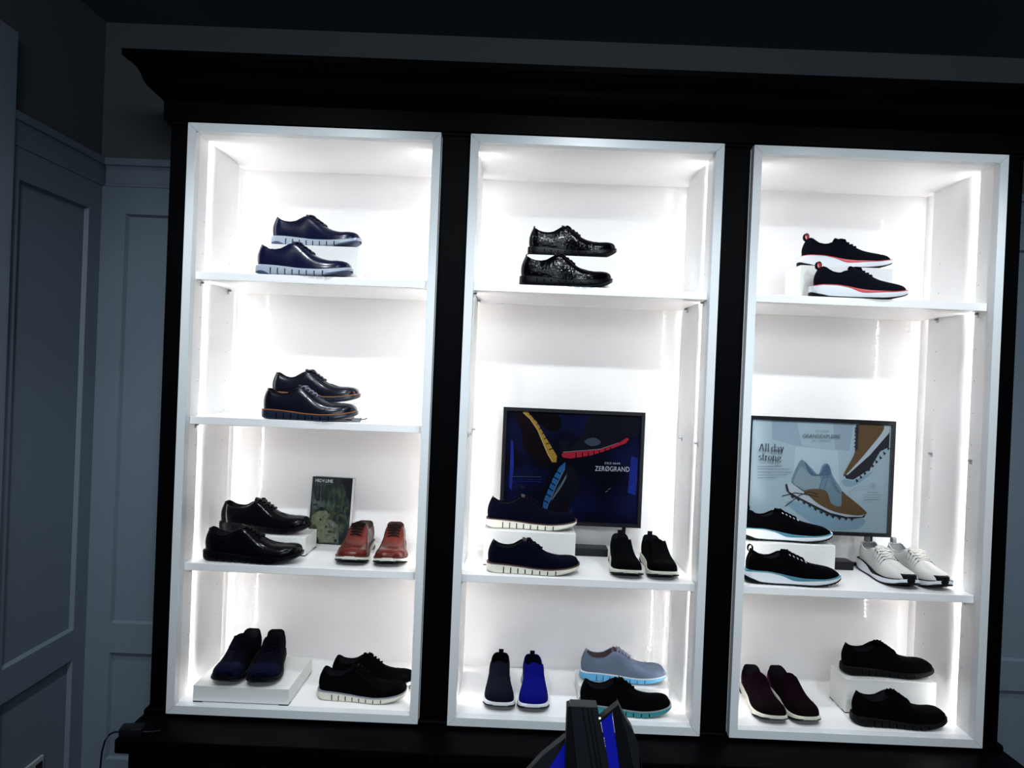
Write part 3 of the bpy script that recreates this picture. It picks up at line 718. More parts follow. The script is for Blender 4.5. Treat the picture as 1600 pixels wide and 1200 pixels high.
# ------------------------------------------------------------------ flat art helpers
M_txtw = mat('pale_print_ink', (.55,.60,.72), .6); M_txtd = mat('dark_print_ink', (.025,.035,.05), .6)
class Art:
    """flat print in its own plane: polygons in u,v (0..1), stacked by fractions of a millimetre"""
    def __init__(s, w, h): s.w=w; s.h=h; s.mb=MB(); s.mats=[]; s.n=0
    def mi(s, m):
        if m not in s.mats: s.mats.append(m)
        return s.mats.index(m)
    def poly(s, pts, m):
        s.n += 1; d = -.00012*s.n; P = [Vector((u*s.w, v*s.h)) for u, v in pts]
        from mathutils.geometry import tessellate_polygon
        tri = tessellate_polygon([[Vector((p.x, p.y, 0)) for p in P]])
        s.mb.add([(p.x, d, p.y) for p in P], [tuple(t) for t in tri], s.mi(m))
    def line(s, pts, wd, m):
        s.n += 1; d = -.00012*s.n
        for (a, b), (c, e) in zip(pts, pts[1:]):
            p = Vector((a*s.w, b*s.h)); q = Vector((c*s.w, e*s.h)); t = (q-p).normalized()*wd/2; nn = Vector((-t.y, t.x)); p -= t*.5; q += t*.5
            s.mb.add([(p.x+nn.x, d, p.y+nn.y), (p.x-nn.x, d, p.y-nn.y), (q.x-nn.x, d, q.y-nn.y), (q.x+nn.x, d, q.y+nn.y)], [(0,1,2,3)], s.mi(m))
    def smooth(s, pts, m, n=5):
        o = []; N = len(pts)
        for i in range(N):
            p0, p1, p2, p3 = pts[i-1], pts[i], pts[(i+1) % N], pts[(i+2) % N]
            for k in range(n):
                t = k/n
                o.append(tuple(.5*((2*p1[c])+(-p0[c]+p2[c])*t+(2*p0[c]-5*p1[c]+4*p2[c]-p3[c])*t*t+(-p0[c]+3*p1[c]-3*p2[c]+p3[c])*t**3) for c in (0,1)))
        s.poly(o, m)
    def build(s, parent, name='print'):
        me = bpy.data.meshes.new(name); me.from_pydata(s.mb.v, [], s.mb.f)
        for m in s.mats: me.materials.append(m)
        me.polygons.foreach_set('material_index', s.mb.m); me.update()
        o = bpy.data.objects.new(name, me); COL.objects.link(o); o.parent = parent; return o
def text(parent, body, u, v, width, w, h, m, depth, bold=0, height=None, spacing=1.0, rot=0, name='lettering'):
    """lettering with its baseline-left at (u, v) and total width in metres, in a print's plane"""
    cu = bpy.data.curves.new(name, 'FONT'); cu.body = body; cu.size = 1; cu.offset = bold; cu.space_character = spacing
    tmp = bpy.data.objects.new(name, cu); COL.objects.link(tmp)
    bpy.context.view_layer.update()
    me = bpy.data.meshes.new_from_object(tmp.evaluated_get(bpy.context.evaluated_depsgraph_get()))
    bpy.data.objects.remove(tmp)
    xs = [q.co.x for q in me.vertices]; ys = [q.co.y for q in me.vertices]
    sx = width/(max(xs)-min(xs)); sy = sx if height is None else height/(max(ys)-min(0, min(ys)))
    for q in me.vertices:
        x = (q.co.x-min(xs))*sx; y = q.co.y*sy
        q.co = Vector((u*w+x*math.cos(rot)-y*math.sin(rot), -depth, v*h+x*math.sin(rot)+y*math.cos(rot)))
    me.materials.clear(); me.materials.append(m)
    o = bpy.data.objects.new(name, me); COL.objects.link(o); o.parent = parent
    return o
def dashes(art, u0, v0, u1, v1, t, m, seed):
    r = random.Random(seed); x = 0
    while x < 1:
        l = r.uniform(.05, .12); e = min(1, x+l)
        art.line([(lerp(u0,u1,x), lerp(v0,v1,x)), (lerp(u0,u1,e), lerp(v0,v1,e))], t, m); x = e+.018
# broad-nib roman letters for the poster headline: strokes in a 1-high x box
def arc(cx, cy, rx, ry, a0, a1, n=10): return [(cx+rx*math.cos(math.radians(lerp(a0,a1,i/n))), cy+ry*math.sin(math.radians(lerp(a0,a1,i/n)))) for i in range(n+1)]
GL = {
 'A': (.78, [[(.06,0),(.36,1.0)],[(.36,1.0),(.68,0)],[(.18,.35),(.56,.35)]], [(.06,0,.10),(.68,0,.12)]),
 'l': (.32, [[(.15,0),(.15,1.02)]], [(.15,0,.13),(.09,1.0,.06)]),
 'd': (.62, [[(.47,0),(.47,1.02)], arc(.27,.33,.20,.33,40,320,16)], [(.41,1.0,.06),(.52,0,.06)]),
 'a': (.54, [[(.40,0),(.40,.48)], arc(.24,.48,.16,.18,0,165,8), arc(.22,.18,.16,.18,70,330,12)+[(.40,.12)], [(.22,.35),(.40,.38)]], [(.45,0,.06)]),
 'y': (.56, [[(.10,.66),(.29,0)],[(.46,.66),(.24,-.18),(.12,-.30)]], [(.10,.65,.10),(.46,.65,.08)]),
 's': (.44, [arc(.22,.50,.14,.16,20,220,10)+arc(.21,.18,.15,.18,60,-160,12)], []),
 't': (.38, [[(.16,.88),(.16,.12)], arc(.27,.12,.11,.12,180,330,6), [(.04,.64),(.31,.64)]], []),
 'r': (.44, [[(.14,0),(.14,.66)],[(.14,.42)]+arc(.28,.46,.12,.20,150,40,5)], [(.14,0,.12),(.09,.65,.05)]),
 'o': (.58, [arc(.28,.33,.20,.33,0,360,22)], []),
 'n': (.66, [[(.14,0),(.14,.66)],[(.14,.44)]+arc(.32,.42,.17,.24,150,10,8)+[(.49,0)]], [(.14,0,.12),(.49,0,.12),(.09,.65,.05)]),
 'g': (.58, [arc(.26,.43,.16,.23,0,360,18), arc(.26,.18,.13,.08,120,200,4)+[(.2,.05),(.40,.02)]+arc(.28,-.12,.20,.14,30,-210,12), [(.40,.60),(.52,.66)]], []),
 '.': (.22, [[(.10,.02),(.10,.10)]], []),
 ' ': (.24, [], []),
}
def roman(art, word, u, v, width, m):
    tot = sum(GL[c][0] for c in word); sc = width/tot
    x0 = u*art.w; z0 = v*art.h; x = 0
    art.n += 1; d = -.00012*art.n; mi = art.mi(m)
    def seg(p, q):
        dx, dz = q[0]-p[0], q[1]-p[1]; ln = math.hypot(dx, dz)
        if ln < 1e-6: return
        vert = abs(dz)/ln; wd = (.050+.120*vert**1.5)
        nx, nz = wd/2*sc, .026*sc
        P = lambda a, b: (x0+a, d, z0+b)
        # nib: wide horizontally, thin vertically
        a0, b0, a1, b1 = (x+p[0])*sc, p[1]*sc, (x+q[0])*sc, q[1]*sc
        if vert > .35: art.mb.add([P(a0-nx,b0), P(a0+nx,b0), P(a1+nx,b1), P(a1-nx,b1)], [(0,1,2,3)], mi)
        else: art.mb.add([P(a0,b0-nz), P(a1,b1-nz), P(a1,b1+nz), P(a0,b0+nz)], [(0,1,2,3)], mi)
    for ch in word:
        adv, strokes, serifs = GL[ch]
        for s_ in strokes:
            for p, q in zip(s_, s_[1:]): seg(p, q)
        for sx, sz, hw in serifs: seg((sx-hw, sz+.015), (sx+hw, sz+.015))
        x += adv

def poster(x0, z0, w, h, y, label, poles, base, by=.017, py=.0195):
    t = empty('framed_poster', (x0, y, z0))
    tag(t, label, 'poster', 'framed posters on stands')
    f = .0125
    mb = MB(); g = 0
    mb.prism([(0,0),(w,0),(w-f,f),(f,f)], 'y', -.001, .018); mb.prism([(0,h),(w,h),(w-f,h-f),(f,h-f)], 'y', -.001, .018)
    mb.prism([(0,0),(0,h),(f,h-f),(f,f)], 'y', -.001, .018); mb.prism([(w,0),(w,h),(w-f,h-f),(w-f,f)], 'y', -.001, .018)
    mb.build('frame', M_blackplastic, t)
    MB().box(.002, w-.002, .0105, .019, .002, h-.002).build('backing_board', M_blackplastic, t)
    for px in poles:
        mb = MB().box(px-.006, px+.006, py, py+.011, N3-z0+.010, h*.5, b=.001)
        if py > .03: mb.box(px-.006, px+.006, .0192, py+.001, h*.44, h*.47); mb.box(px-.006, px+.006, .0192, py+.001, h*.08, h*.11)
        mb.build('pole', M_blackplastic, t)
    if py > .03: MB().box(min(poles)-.01, max(poles)+.01, py-.003, py+.014, N3-z0+.0006, N3-z0+.012, b=.001).build('rear_bar', M_blackplastic, t)
    MB().box(base[0], base[1], by, by+.065, N3-z0+.0006, N3-z0+.030, b=.002).build('base', M_blackplastic, t)
    g = MB().box(f+.0002, w-f-.0002, .0010, .0022, f+.0002, h-f-.0002).build('glass', M_glass, t)
    return t
def glass_mat():
    m = bpy.data.materials.new('picture_glass'); m.use_nodes = True; nt = m.node_tree
    nt.nodes.remove(nt.nodes['Principled BSDF']); out = nt.nodes['Material Output']
    tr = nt.nodes.new('ShaderNodeBsdfTransparent'); gl = nt.nodes.new('ShaderNodeBsdfGlossy'); gl.inputs['Roughness'].default_value = .03
    fr = nt.nodes.new('ShaderNodeFresnel'); fr.inputs['IOR'].default_value = 1.45
    mx = nt.nodes.new('ShaderNodeMixShader'); nt.links.new(fr.outputs[0], mx.inputs[0]); nt.links.new(tr.outputs[0], mx.inputs[1]); nt.links.new(gl.outputs[0], mx.inputs[2])
    nt.links.new(mx.outputs[0], out.inputs['Surface']); return m
M_glass = glass_mat()
# --- navy poster
PW, PH = .512, .417
t = poster(-.2665, .5865, PW, PH, .333, 'framed dark navy poster with yellow, red and blue shoe soles, middle niche', (.06, .455), (.14, .40))
def navy_bg():
    m = bpy.data.materials.new('navy_print'); m.use_nodes = True; nt = m.node_tree; b = nt.nodes['Principled BSDF']
    tc = nt.nodes.new('ShaderNodeTexCoord'); n = nt.nodes.new('ShaderNodeTexNoise'); n.inputs['Scale'].default_value = 7; n.inputs['Detail'].default_value = 1
    nt.links.new(tc.outputs['Object'], n.inputs['Vector'])
    cr = nt.nodes.new('ShaderNodeValToRGB'); cr.color_ramp.elements[0].position = .40; cr.color_ramp.elements[0].color = (.0015,.0018,.0065,1)
    cr.color_ramp.elements[1].position = .66; cr.color_ramp.elements[1].color = (.004,.007,.045,1)
    nt.links.new(n.outputs['Fac'], cr.inputs[0]); nt.links.new(cr.outputs[0], b.inputs['Base Color']); b.inputs['Roughness'].default_value = .7; b.inputs['Specular IOR Level'].default_value = .05; return m
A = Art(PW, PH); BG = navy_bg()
pdark = mat('print_black', (.0025,.0022,.004), .7, .05); pdark2 = mat('print_charcoal', (.006,.006,.012), .7, .05); pbrown = mat('print_dark_brown', (.006,.003,.005), .7, .05)
pyel = mat('print_ochre', (.40,.24,.045), .7, .05); pred = mat('print_red', (.38,.020,.040), .7, .05); pblu = mat('print_blue', (.025,.13,.34), .7, .05); pgl = mat('print_steel', (.05,.065,.10), .7, .05); psil = mat('print_silver', (.20,.24,.30), .7, .05)
pyl2 = mat('print_pale_ochre', (.50,.36,.13), .7, .05); pblu2 = mat('print_and_glow_blue', (.010,.022,.20), .7, .05)
A.poly([(.02,.02),(.98,.02),(.98,.98),(.02,.98)], BG)
A.poly([(.062,.30),(.080,.28),(.088,.50),(.078,.70),(.062,.72)], pblu2)  # LED glow along the left edge, painted as a blue bar
A.poly([(.90,.30),(.955,.28),(.962,.60),(.915,.62)], pblu2)  # same painted LED glow at the right edge
A.smooth([(0.065,0.961),(0.139,0.963),(0.245,0.817),(0.358,0.537),(0.326,0.527),(0.288,0.485),(0.241,0.554),(0.147,0.661),(0.135,0.788)], pbrown)
A.smooth([(0.183,0.966),(0.358,0.970),(0.412,0.898),(0.402,0.827),(0.356,0.807),(0.31,0.822),(0.243,0.89)], pdark)
A.smooth([(0.398,0.722),(0.464,0.724),(0.478,0.671),(0.56,0.785),(0.632,0.960),(0.943,0.965),(0.955,0.807),(0.881,0.778),(0.821,0.727),(0.694,0.666),(0.434,0.627),(0.408,0.659)], pdark2)
A.smooth([(0.58,0.732),(0.638,0.766),(0.692,0.737),(0.68,0.705),(0.622,0.693)], pgl)
A.smooth([(0.458,0.502),(0.528,0.478),(0.556,0.327),(0.492,0.159),(0.452,0.03),(0.316,0.03),(0.33,0.107),(0.396,0.32)], pdark2)
YE = [(0.139,0.968),(0.169,0.968),(0.243,0.873),(0.298,0.766),(0.34,0.688),(0.39,0.593),(0.388,0.539),(0.358,0.537),(0.324,0.607),(0.245,0.817),(0.191,0.91)]
A.poly(YE, pyel)
A.line([(0.139,0.960),(0.191,0.905),(0.247,0.812),(0.326,0.605),(0.358,0.545)], .0035, pyl2)
RE = [(0.422,0.607),(0.434,0.627),(0.596,0.651),(0.694,0.666),(0.821,0.727),(0.881,0.778),(0.893,0.763),(0.873,0.729),(0.759,0.668),(0.63,0.61),(0.488,0.576),(0.43,0.583)]
A.poly(RE, pred); A.line([(0.434,0.630),(0.596,0.654),(0.694,0.669),(0.821,0.730)], .0018, psil)
BE = [(0.452,0.544),(0.45,0.488),(0.396,0.341),(0.35,0.193),(0.326,0.107),(0.302,0.112),(0.31,0.205),(0.37,0.402),(0.412,0.5)]
A.poly(BE, pblu); A.line([(0.45,0.488),(0.396,0.341),(0.35,0.193),(0.326,0.107)], .0018, psil)
def pairs(l): return list(zip(l[::2], l[1::2]))
for a, b in pairs([(0.183,0.941),(0.200,0.953),(0.213,0.9),(0.230,0.914),(0.239,0.861),(0.254,0.875),(0.258,0.822),(0.276,0.836),(0.278,0.78),(0.296,0.795),(0.294,0.737),(0.316,0.751),(0.31,0.693),(0.334,0.704),(0.332,0.646),(0.358,0.658)]): A.line([a, b], .0032, pdark)
for a, b in pairs([(0.524,0.624),(0.526,0.583),(0.568,0.632),(0.572,0.590),(0.61,0.637),(0.612,0.600),(0.65,0.644),(0.652,0.610),(0.688,0.654),(0.69,0.624),(0.726,0.676),(0.73,0.646),(0.765,0.688),(0.769,0.666)]): A.line([a, b], .0032, pdark)
for a, b in pairs([(0.385,0.466),(0.42,0.439),(0.370,0.415),(0.406,0.39),(0.352,0.366),(0.386,0.339),(0.338,0.317),(0.372,0.29),(0.326,0.261),(0.36,0.241),(0.312,0.205),(0.344,0.185)]): A.line([a, b], .0032, pdark)
A.smooth([(0.466,0.449),(0.462,0.405),(0.43,0.322),(0.366,0.207),(0.354,0.207),(0.396,0.305),(0.44,0.39)], pgl)
A.line([(.458,.42),(.43,.34),(.37,.22)], .003, psil)
dashes(A, .077,.400,.284,.408, .0022, pgl, 3); dashes(A, .077,.376,.286,.383, .0010, pblu2, 4); dashes(A, .079,.358,.286,.366, .0010, pblu2, 5)
for q in ((.761,.324),(.772,.330),(.742,.302),(.751,.306)): A.line([q, (q[0]+.003, q[1]+.004)], .0018, psil)
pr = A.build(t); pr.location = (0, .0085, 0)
L1 = text(pr, 'COLE HAAN', .728,.541,.055, PW, PH, M_txtw, .0065, .012, height=.0075, spacing=1.5, rot=.02)
L2 = text(pr, 'ZERØGRAND', .662,.480,.124, PW, PH, M_txtw, .0065, .0, height=.0175, spacing=1.05, rot=.015)
# --- pale poster
PW2, PH2 = .519, .411
t = poster(.604, .600, PW2, PH2, .285, "framed pale blue-grey poster reading 'All day strong.' with a brown sneaker, right niche", (.06, .492), (.15, .40), by=.017, py=.090)
A = Art(PW2, PH2)
bg2 = mat('print_pale_blue_grey', (.42,.54,.61), .6, var=.08, vscale=5); bgl = mat('reflection_pale_blue_grey', (.50,.63,.70), .6, var=.05, vscale=5)
gup = mat('print_grey_blue_suede', (.17,.27,.34), .6, var=.15, vscale=20); gup2 = mat('print_light_grey_blue', (.27,.37,.42), .6); ank = mat('print_steel_blue', (.07,.15,.25), .6)
pbr = mat('print_brown_suede', (.13,.072,.026), .6, var=.2, vscale=25); pmid = mat('print_off_white', (.52,.58,.64), .6); pout = mat('print_rubber_black', (.012,.013,.022), .6, var=.5, vscale=80)
psh = mat('print_blue_shade', (.26,.41,.52), .6); bg3 = mat('reflection_mid_blue_grey', (.33,.43,.52), .6, var=.1, vscale=4); plin = mat('print_grey_line', (.06,.09,.12), .6)
A.poly([(.02,.02),(.98,.02),(.98,.98),(.02,.98)], bg2)
A.poly([(.16,.975),(.72,.975),(.70,.73),(.33,.755),(.17,.80)], bg3)  # large soft reflection on the glass, painted into the background
A.poly([(.331,.975),(.579,.975),(.600,.737),(.37,.757)], bg2)
A.poly([(.33,.750),(.62,.725),(.64,.40),(.32,.40)], bgl)  # paler reflected rectangle, also painted in
A.smooth([(0.283,0.253),(0.37,0.268),(0.485,0.214),(0.583,0.17),(0.817,0.145),(0.772,0.055),(0.589,0.045),(0.456,0.101)], psh)
A.smooth([(0.653,0.467),(0.686,0.423),(0.758,0.442),(0.867,0.56),(0.741,0.477),(0.684,0.484)], psh)
A.poly([(0.935,0.95),(0.967,0.95),(0.967,0.776),(0.908,0.735),(0.842,0.577),(0.733,0.482),(0.684,0.489),(0.667,0.528),(0.692,0.518),(0.838,0.7)], pout)
for q in range(9):
    a = (lerp(.965,.76,q/8), lerp(.775,.485,(q/8)**.9)); A.poly([(a[0]-.012,a[1]+.01),(a[0]+.010,a[1]-.012),(a[0]-.006,a[1]-.028)], pout)
A.poly([(0.926,0.958),(0.965,0.965),(0.963,0.899),(0.838,0.7),(0.692,0.521),(0.686,0.536),(0.836,0.762)], pmid)
A.smooth([(0.741,0.958),(0.926,0.958),(0.836,0.762),(0.69,0.536),(0.667,0.533),(0.741,0.744)], pbr)
A.poly([(0.735,0.958),(0.752,0.958),(0.752,0.742),(0.735,0.73)], pout)
for q in range(6): A.line([(.728,.93-.032*q),(.756,.92-.032*q)], .003, pout)
OU = [(0.269,0.42),(0.281,0.423),(0.298,0.356),(0.368,0.31),(0.483,0.243),(0.583,0.189),(0.696,0.16),(0.801,0.165),(0.828,0.192),(0.817,0.162),(0.745,0.147),(0.647,0.152),(0.575,0.172),(0.478,0.226),(0.386,0.285),(0.32,0.317),(0.279,0.366)]
A.poly([(0.277,0.418),(0.308,0.437),(0.359,0.391),(0.441,0.319),(0.499,0.265),(0.614,0.201),(0.76,0.177),(0.823,0.192),(0.801,0.165),(0.696,0.16),(0.583,0.189),(0.483,0.243),(0.368,0.31),(0.294,0.356)], pmid)
A.poly(OU, pout)
tt = [(.32,.317),(.36,.298),(.40,.272),(.44,.248),(.48,.222),(.52,.196),(.56,.176),(.60,.162),(.645,.152),(.69,.149),(.73,.147)]
for x, z in tt: A.poly([(x-.012,z+.004),(x+.014,z-.002),(x+.006,z-.020)], pout)
A.smooth([(0.312,0.45),(0.359,0.619),(0.39,0.627),(0.441,0.568),(0.491,0.518),(0.52,0.602),(0.559,0.604),(0.591,0.504),(0.657,0.376),(0.653,0.253),(0.587,0.27),(0.544,0.369),(0.4,0.371),(0.359,0.4)], gup)
A.smooth([(.325,.44),(.365,.57),(.40,.55),(.45,.50),(.50,.50),(.50,.40),(.42,.375),(.37,.40)], gup2)
A.smooth([(0.396,0.617),(0.458,0.528),(0.499,0.518),(0.528,0.592),(0.559,0.595),(0.573,0.518),(0.515,0.506),(0.442,0.506),(0.409,0.565)], ank)
A.smooth([(0.4,0.371),(0.48,0.391),(0.552,0.371),(0.587,0.27),(0.653,0.253),(0.653,0.376),(0.69,0.346),(0.772,0.27),(0.827,0.211),(0.823,0.192),(0.76,0.177),(0.614,0.201),(0.499,0.265),(0.441,0.324)], pbr)
A.poly([(.555,.40),(.60,.42),(.655,.36),(.652,.255),(.590,.268)], gup)
for c in ([(0.251,0.319),(0.335,0.349),(0.4,0.342),(0.497,0.322)], [(0.275,0.233),(0.368,0.329),(0.431,0.364),(0.489,0.346)]): A.line(c, .0028, pout)
for c in ([(0.495,0.378),(0.524,0.491),(0.556,0.501),(0.53,0.378),(.515,.37)], [(0.563,0.504),(0.596,0.474)], [(.58,.46),(.61,.435)], [(.592,.43),(.625,.405)], [(.605,.40),(.64,.378)], [(.62,.375),(.66,.36)]): A.line(c, .0022, ank)
for (a, b), s_ in zip(pairs([(0.07,0.565),(0.24,0.575),(0.072,0.541),(0.292,0.553),(0.072,0.516),(0.306,0.528),(0.074,0.491),(0.265,0.501),(0.074,0.467),(0.199,0.474)]), range(9)): dashes(A, *a, *b, .0016, plin, 20+s_)
for (a, b), s_ in zip(pairs([(0.821,0.381),(0.893,0.386),(0.797,0.361),(0.918,0.366),(0.799,0.339),(0.918,0.346),(0.799,0.319),(0.906,0.327)]), range(9)): dashes(A, *a, *b, .0013, plin, 40+s_)
A.line([(.856+.018*math.cos(a), .442+.0227*math.sin(a)) for a in [i/20*2*PI for i in range(21)]], .0008, plin)
A.line([(.850,.434),(.853,.452),(.859,.452),(.862,.434),(.850,.434)], .0008, plin)
A.line([(0.688,0.366),(0.715,.40),(0.75,0.425),(.785,.436),(0.823,0.44)], .0007, plin)
roman(A, 'All day', .070,.700,.088, M_txtd)
roman(A, 'strong.', .070,.620,.086, M_txtd)
pr = A.build(t); pr.location = (0, .0095, 0)
text(pr, 'COLE HAAN', .456,.885,.046, PW2, PH2, plin, .0078, .0, height=.0052, spacing=1.5, rot=.02)
text(pr, 'GRANDEXPLØRE', .372,.829,.132, PW2, PH2, plin, .0078, .0, height=.0130, rot=.02)
text(pr, 'ALL-TERRAIN', .437,.801,.065, PW2, PH2, plin, .0078, .0, height=.0055, spacing=1.5, rot=.02)

# ------------------------------------------------------------------ book
b = empty('book', (-.966, .372, N3), math.radians(-5)); b.rotation_euler = (math.radians(-7), 0, math.radians(-5))
tag(b, "upright book titled 'HIGH LINE' with a dark green photographic cover", 'book')
bw, bh, bt = .152, .246, .034
MB().box(.002, bw-.0005, .004, bt-.003, .002+.001, bh-.004, b=.0005).build('page_block', mat('book_page_edges', (.62,.62,.64), .8), b)
MB().box(0, bw+.0015, bt-.0025, bt, 0.001, bh, b=.0006).build('back_cover', mat('book_back_board', (.42,.43,.45), .5), b)
MB().box(0, bw, 0, .0025, 0.001, bh-.002, b=.0006).build('front_cover', mat('book_cover_dark', (.008,.013,.014), .35), b)
def cover_mat():
    m = bpy.data.materials.new('book_cover_foliage'); m.use_nodes = True; nt = m.node_tree; bs = nt.nodes['Principled BSDF']
    tc = nt.nodes.new('ShaderNodeTexCoord'); mp = nt.nodes.new('ShaderNodeMapping'); mp.inputs['Scale'].default_value = (45,1,16)
    n = nt.nodes.new('ShaderNodeTexNoise'); n.inputs['Scale'].default_value = 1.2; n.inputs['Detail'].default_value = 5
    nt.links.new(tc.outputs['Object'], mp.inputs[0]); nt.links.new(mp.outputs[0], n.inputs['Vector'])
    cr = nt.nodes.new('ShaderNodeValToRGB'); e = cr.color_ramp.elements
    e[0].position = .36; e[0].color = (.004,.006,.008,1); e[1].position = .70; e[1].color = (.07,.11,.07,1)
    x = e.new(.52); x.color = (.014,.026,.022,1)
    nt.links.new(n.outputs['Fac'], cr.inputs[0]); nt.links.new(cr.outputs[0], bs.inputs['Base Color']); bs.inputs['Roughness'].default_value = .35; return m
A = Art(bw, bh); olive = mat('cover_olive_grey', (.11,.12,.075), .35, var=.8, vscale=140); slate = mat('cover_slate', (.055,.072,.078), .35, var=.8, vscale=160); cblk = mat('cover_black', (.003,.003,.006), .35); cgr = mat('cover_green', (.03,.045,.018), .35, var=.7, vscale=110)
A.poly([(.01,.01),(.99,.01),(.99,.98),(.01,.98)], cover_mat())
A.poly([(.74,.97),(.98,.965),(.99,.55),(.80,.88)], cblk)
A.line([(.74,.90),(.97,.58)], .0018, slate)
rb = random.Random(5)
def blotch(cx, cy, rx, ry, m, n=11):
    A.poly([(min(.99, max(.01, cx+rx*rb.uniform(.45,1.1)*math.cos(i/n*2*PI))), min(.98, max(.01, cy+ry*rb.uniform(.45,1.1)*math.sin(i/n*2*PI)))) for i in range(n)], m)
for q in range(16): blotch(rb.uniform(.02,.30), rb.uniform(.40,.68), .07, .035, rb.choice([slate, cblk, slate, cgr]), 9)
A.poly([(.02,.80),(.07,.76),(.14,.64),(.20,.60),(.10,.585),(.02,.62)], slate)
A.poly([(.06,.40),(.22,.48),(.40,.50),(.50,.44),(.55,.36),(.66,.33),(.76,.18),(.75,.03),(.30,.02),(.24,.10),(.12,.16),(.06,.28)], olive)
for q in range(26): blotch(rb.uniform(.45,.97), rb.uniform(.06,.60), .07, .03, rb.choice([cgr, cblk, cgr, slate]), 8)
for q in range(14): blotch(rb.uniform(.03,.22), rb.uniform(.03,.30), .07, .035, rb.choice([cgr, cblk, cgr]), 9)
for bx_, bz_ in ((.30,.36),(.36,.40),(.44,.26),(.52,.30),(.56,.22),(.34,.20)): blotch(bx_, bz_, .035, .022, rb.choice([cblk, slate]), 7)
A.line([(.60,.33),(.62,.29)], .003, psil)
A.poly([(.45,.12),(.62,.14),(.68,.05),(.40,.03)], olive)
A.line([(.72,.30),(.77,.03)], .007, slate); A.line([(.25,.95),(.26,.55)], .004, slate); A.line([(.80,.80),(.80,.5)], .006, cgr)
dashes(A, .09,.885,.52,.890, .0020, plin, 60); dashes(A, .09,.865,.38,.868, .0018, plin, 61)
pr = A.build(b, 'cover_photograph'); pr.location = (0, -.0004, 0)
text(pr, 'HIGH LINE', .085,.912,.066, bw, bh, mat('cover_title_white', (.75,.78,.80), .5), .0035, .02, height=.0125)

# ------------------------------------------------------------------ small things
t = empty('security_tag', (-.760, .092, N2+.0005), math.radians(6))
tag(t, 'small brown and silver tag lying by the toe of the orange-welted shoe', 'tag')
MB().box(0, .028, -.006, .006, 0, .011, b=.001).build('body', mat('brown_tag', (.05,.030,.028), .4), t)
MB().box(.001, .027, -.0075, -.0062, .001, .010).build('silver_face', M_steel, t)
MB().tube([(.0283,0,.006),(.036,-.001,.008),(.044,.002,.009),(.049,.0,.013)], .0016).build('cord', M_dark, t)
t = empty('plug_adapter', (-1.338, -.118, -.0126), math.radians(9))
tag(t, 'black plug adapter lying on the left corner of the cabinet ledge', 'adapter')
MB().box(-.034, .030, -.020, .024, 0, .026, b=.004).build('housing', M_blackplastic, t, 40)
MB().tube([(.0305,0,.008),(.045,.002,.006),(.075,.012,.004)], [.002,.0015,.0015]).build('plug_tip', M_blackplastic, t)
tag(MB().tube([(-1.3745,-.1245,-.003),(-1.388,-.126,-.003),(-1.402,-.127,-.010),(-1.415,-.128,-.030),(-1.423,-.128,-.065),(-1.427,-.127,-.12),(-1.430,-.125,-.22),(-1.432,-.12,-.35),(-1.45,-.10,-.46),(-1.50,-.06,-.494)], .0028, 8).build('power_cable', M_blackplastic, None, 60),
    'thin black cable hanging down from the adapter beside the cabinet', 'cable')

# foreground: a table (below the frame) carrying two dark screens on stands
tb = empty('display_table', (-.02, -.80, ZF))
tag(tb, 'small black table in front of the cabinet, holding the slanted screens', 'table')
inv = Matrix.Translation((.02, .80, -ZF))
o = MB().box(-.42, .38, -1.0, -.58, .075, .10, b=.004).build('tabletop', M_black, tb); o.matrix_parent_inverse = inv
for lx in (-.39, .35):
    for ly in (-.97, -.61):
        o = MB().box(lx-.02, lx+.02, ly-.02, ly+.02, ZF+.001, .0745, b=.002).build('leg', M_black, tb); o.matrix_parent_inverse = inv
M_scr = mat('blue_lit_screen', (.006,.008,.20), .25, .5, emit=(.004,.008,.34), estr=.55)
M_case = mat('dark_slate_casing', (.018,.022,.030), .45, .4, bump=.03, bscale=200)
M_case2 = mat('darker_casing', (.004,.004,.006), .5, .4)
def stand_xy(px, py):   # linear map used to lay out the casing profile on its own plane (metres)
    return (-.085+(px-892)*.001335, .429-(py-1103)*.00134)
def poly3(pts): return [stand_xy(*p) for p in pts]
t = empty('tilted_monitor', (-.02, -.80, .1005))
tag(t, 'dark slanted casing with a narrow blue lit screen, standing before the cabinet', 'screen')
inv = Matrix.Translation((.02, .80, -.1005))
def tp(mb, name, m):
    o = mb.build(name, m, t); o.matrix_parent_inverse = inv; return o
zb_ = 1347
tp(MB().prism(poly3([(892,1104),(934,1104),(991,zb_),(926,zb_)]), 'y', -.80, -.765), 'casing', M_case)
mb = MB()
for xo in (17, 25, 31):
    mb.prism(poly3([(892+xo,1105),(894+xo,1105),(894+xo+52,zb_),(890+xo+52,zb_)]), 'y', -.8012, -.8002)
tp(mb, 'casing_grooves', M_case2)
tp(MB().prism(poly3([(886.5,1106),(891.5,1104),(925,zb_),(889,zb_)]), 'y', -.798, -.770), 'side', M_case2)
tp(MB().prism(poly3([(941,1128),(957,1112),(1000,zb_),(990,zb_)]), 'y', -.790, -.780), 'screen', M_scr)
tp(MB().prism(poly3([(935,1126),(966,1098.5),(972,1112),(1030,zb_),(1001,zb_),(958,1110),(940,1127)]), 'y', -.799, -.776), 'bezel', M_case2)
tp(MB().prism(poly3([(967,1100),(981,1125),(992,1140),(1002,1166),(1009,1200),(1016,zb_),(1031,zb_),(973,1112)]), 'y', -.797, -.760), 'right_cover', M_case)
tp(MB().prism(poly3([(936.5,1119),(939.5,1119),(939.5,1122),(936.5,1122)]), 'y', -.8008, -.800), 'status_light', mat('small_white_light', (.8,.8,.8), .5, emit=(1,1,1), estr=1.0))
mb = MB()
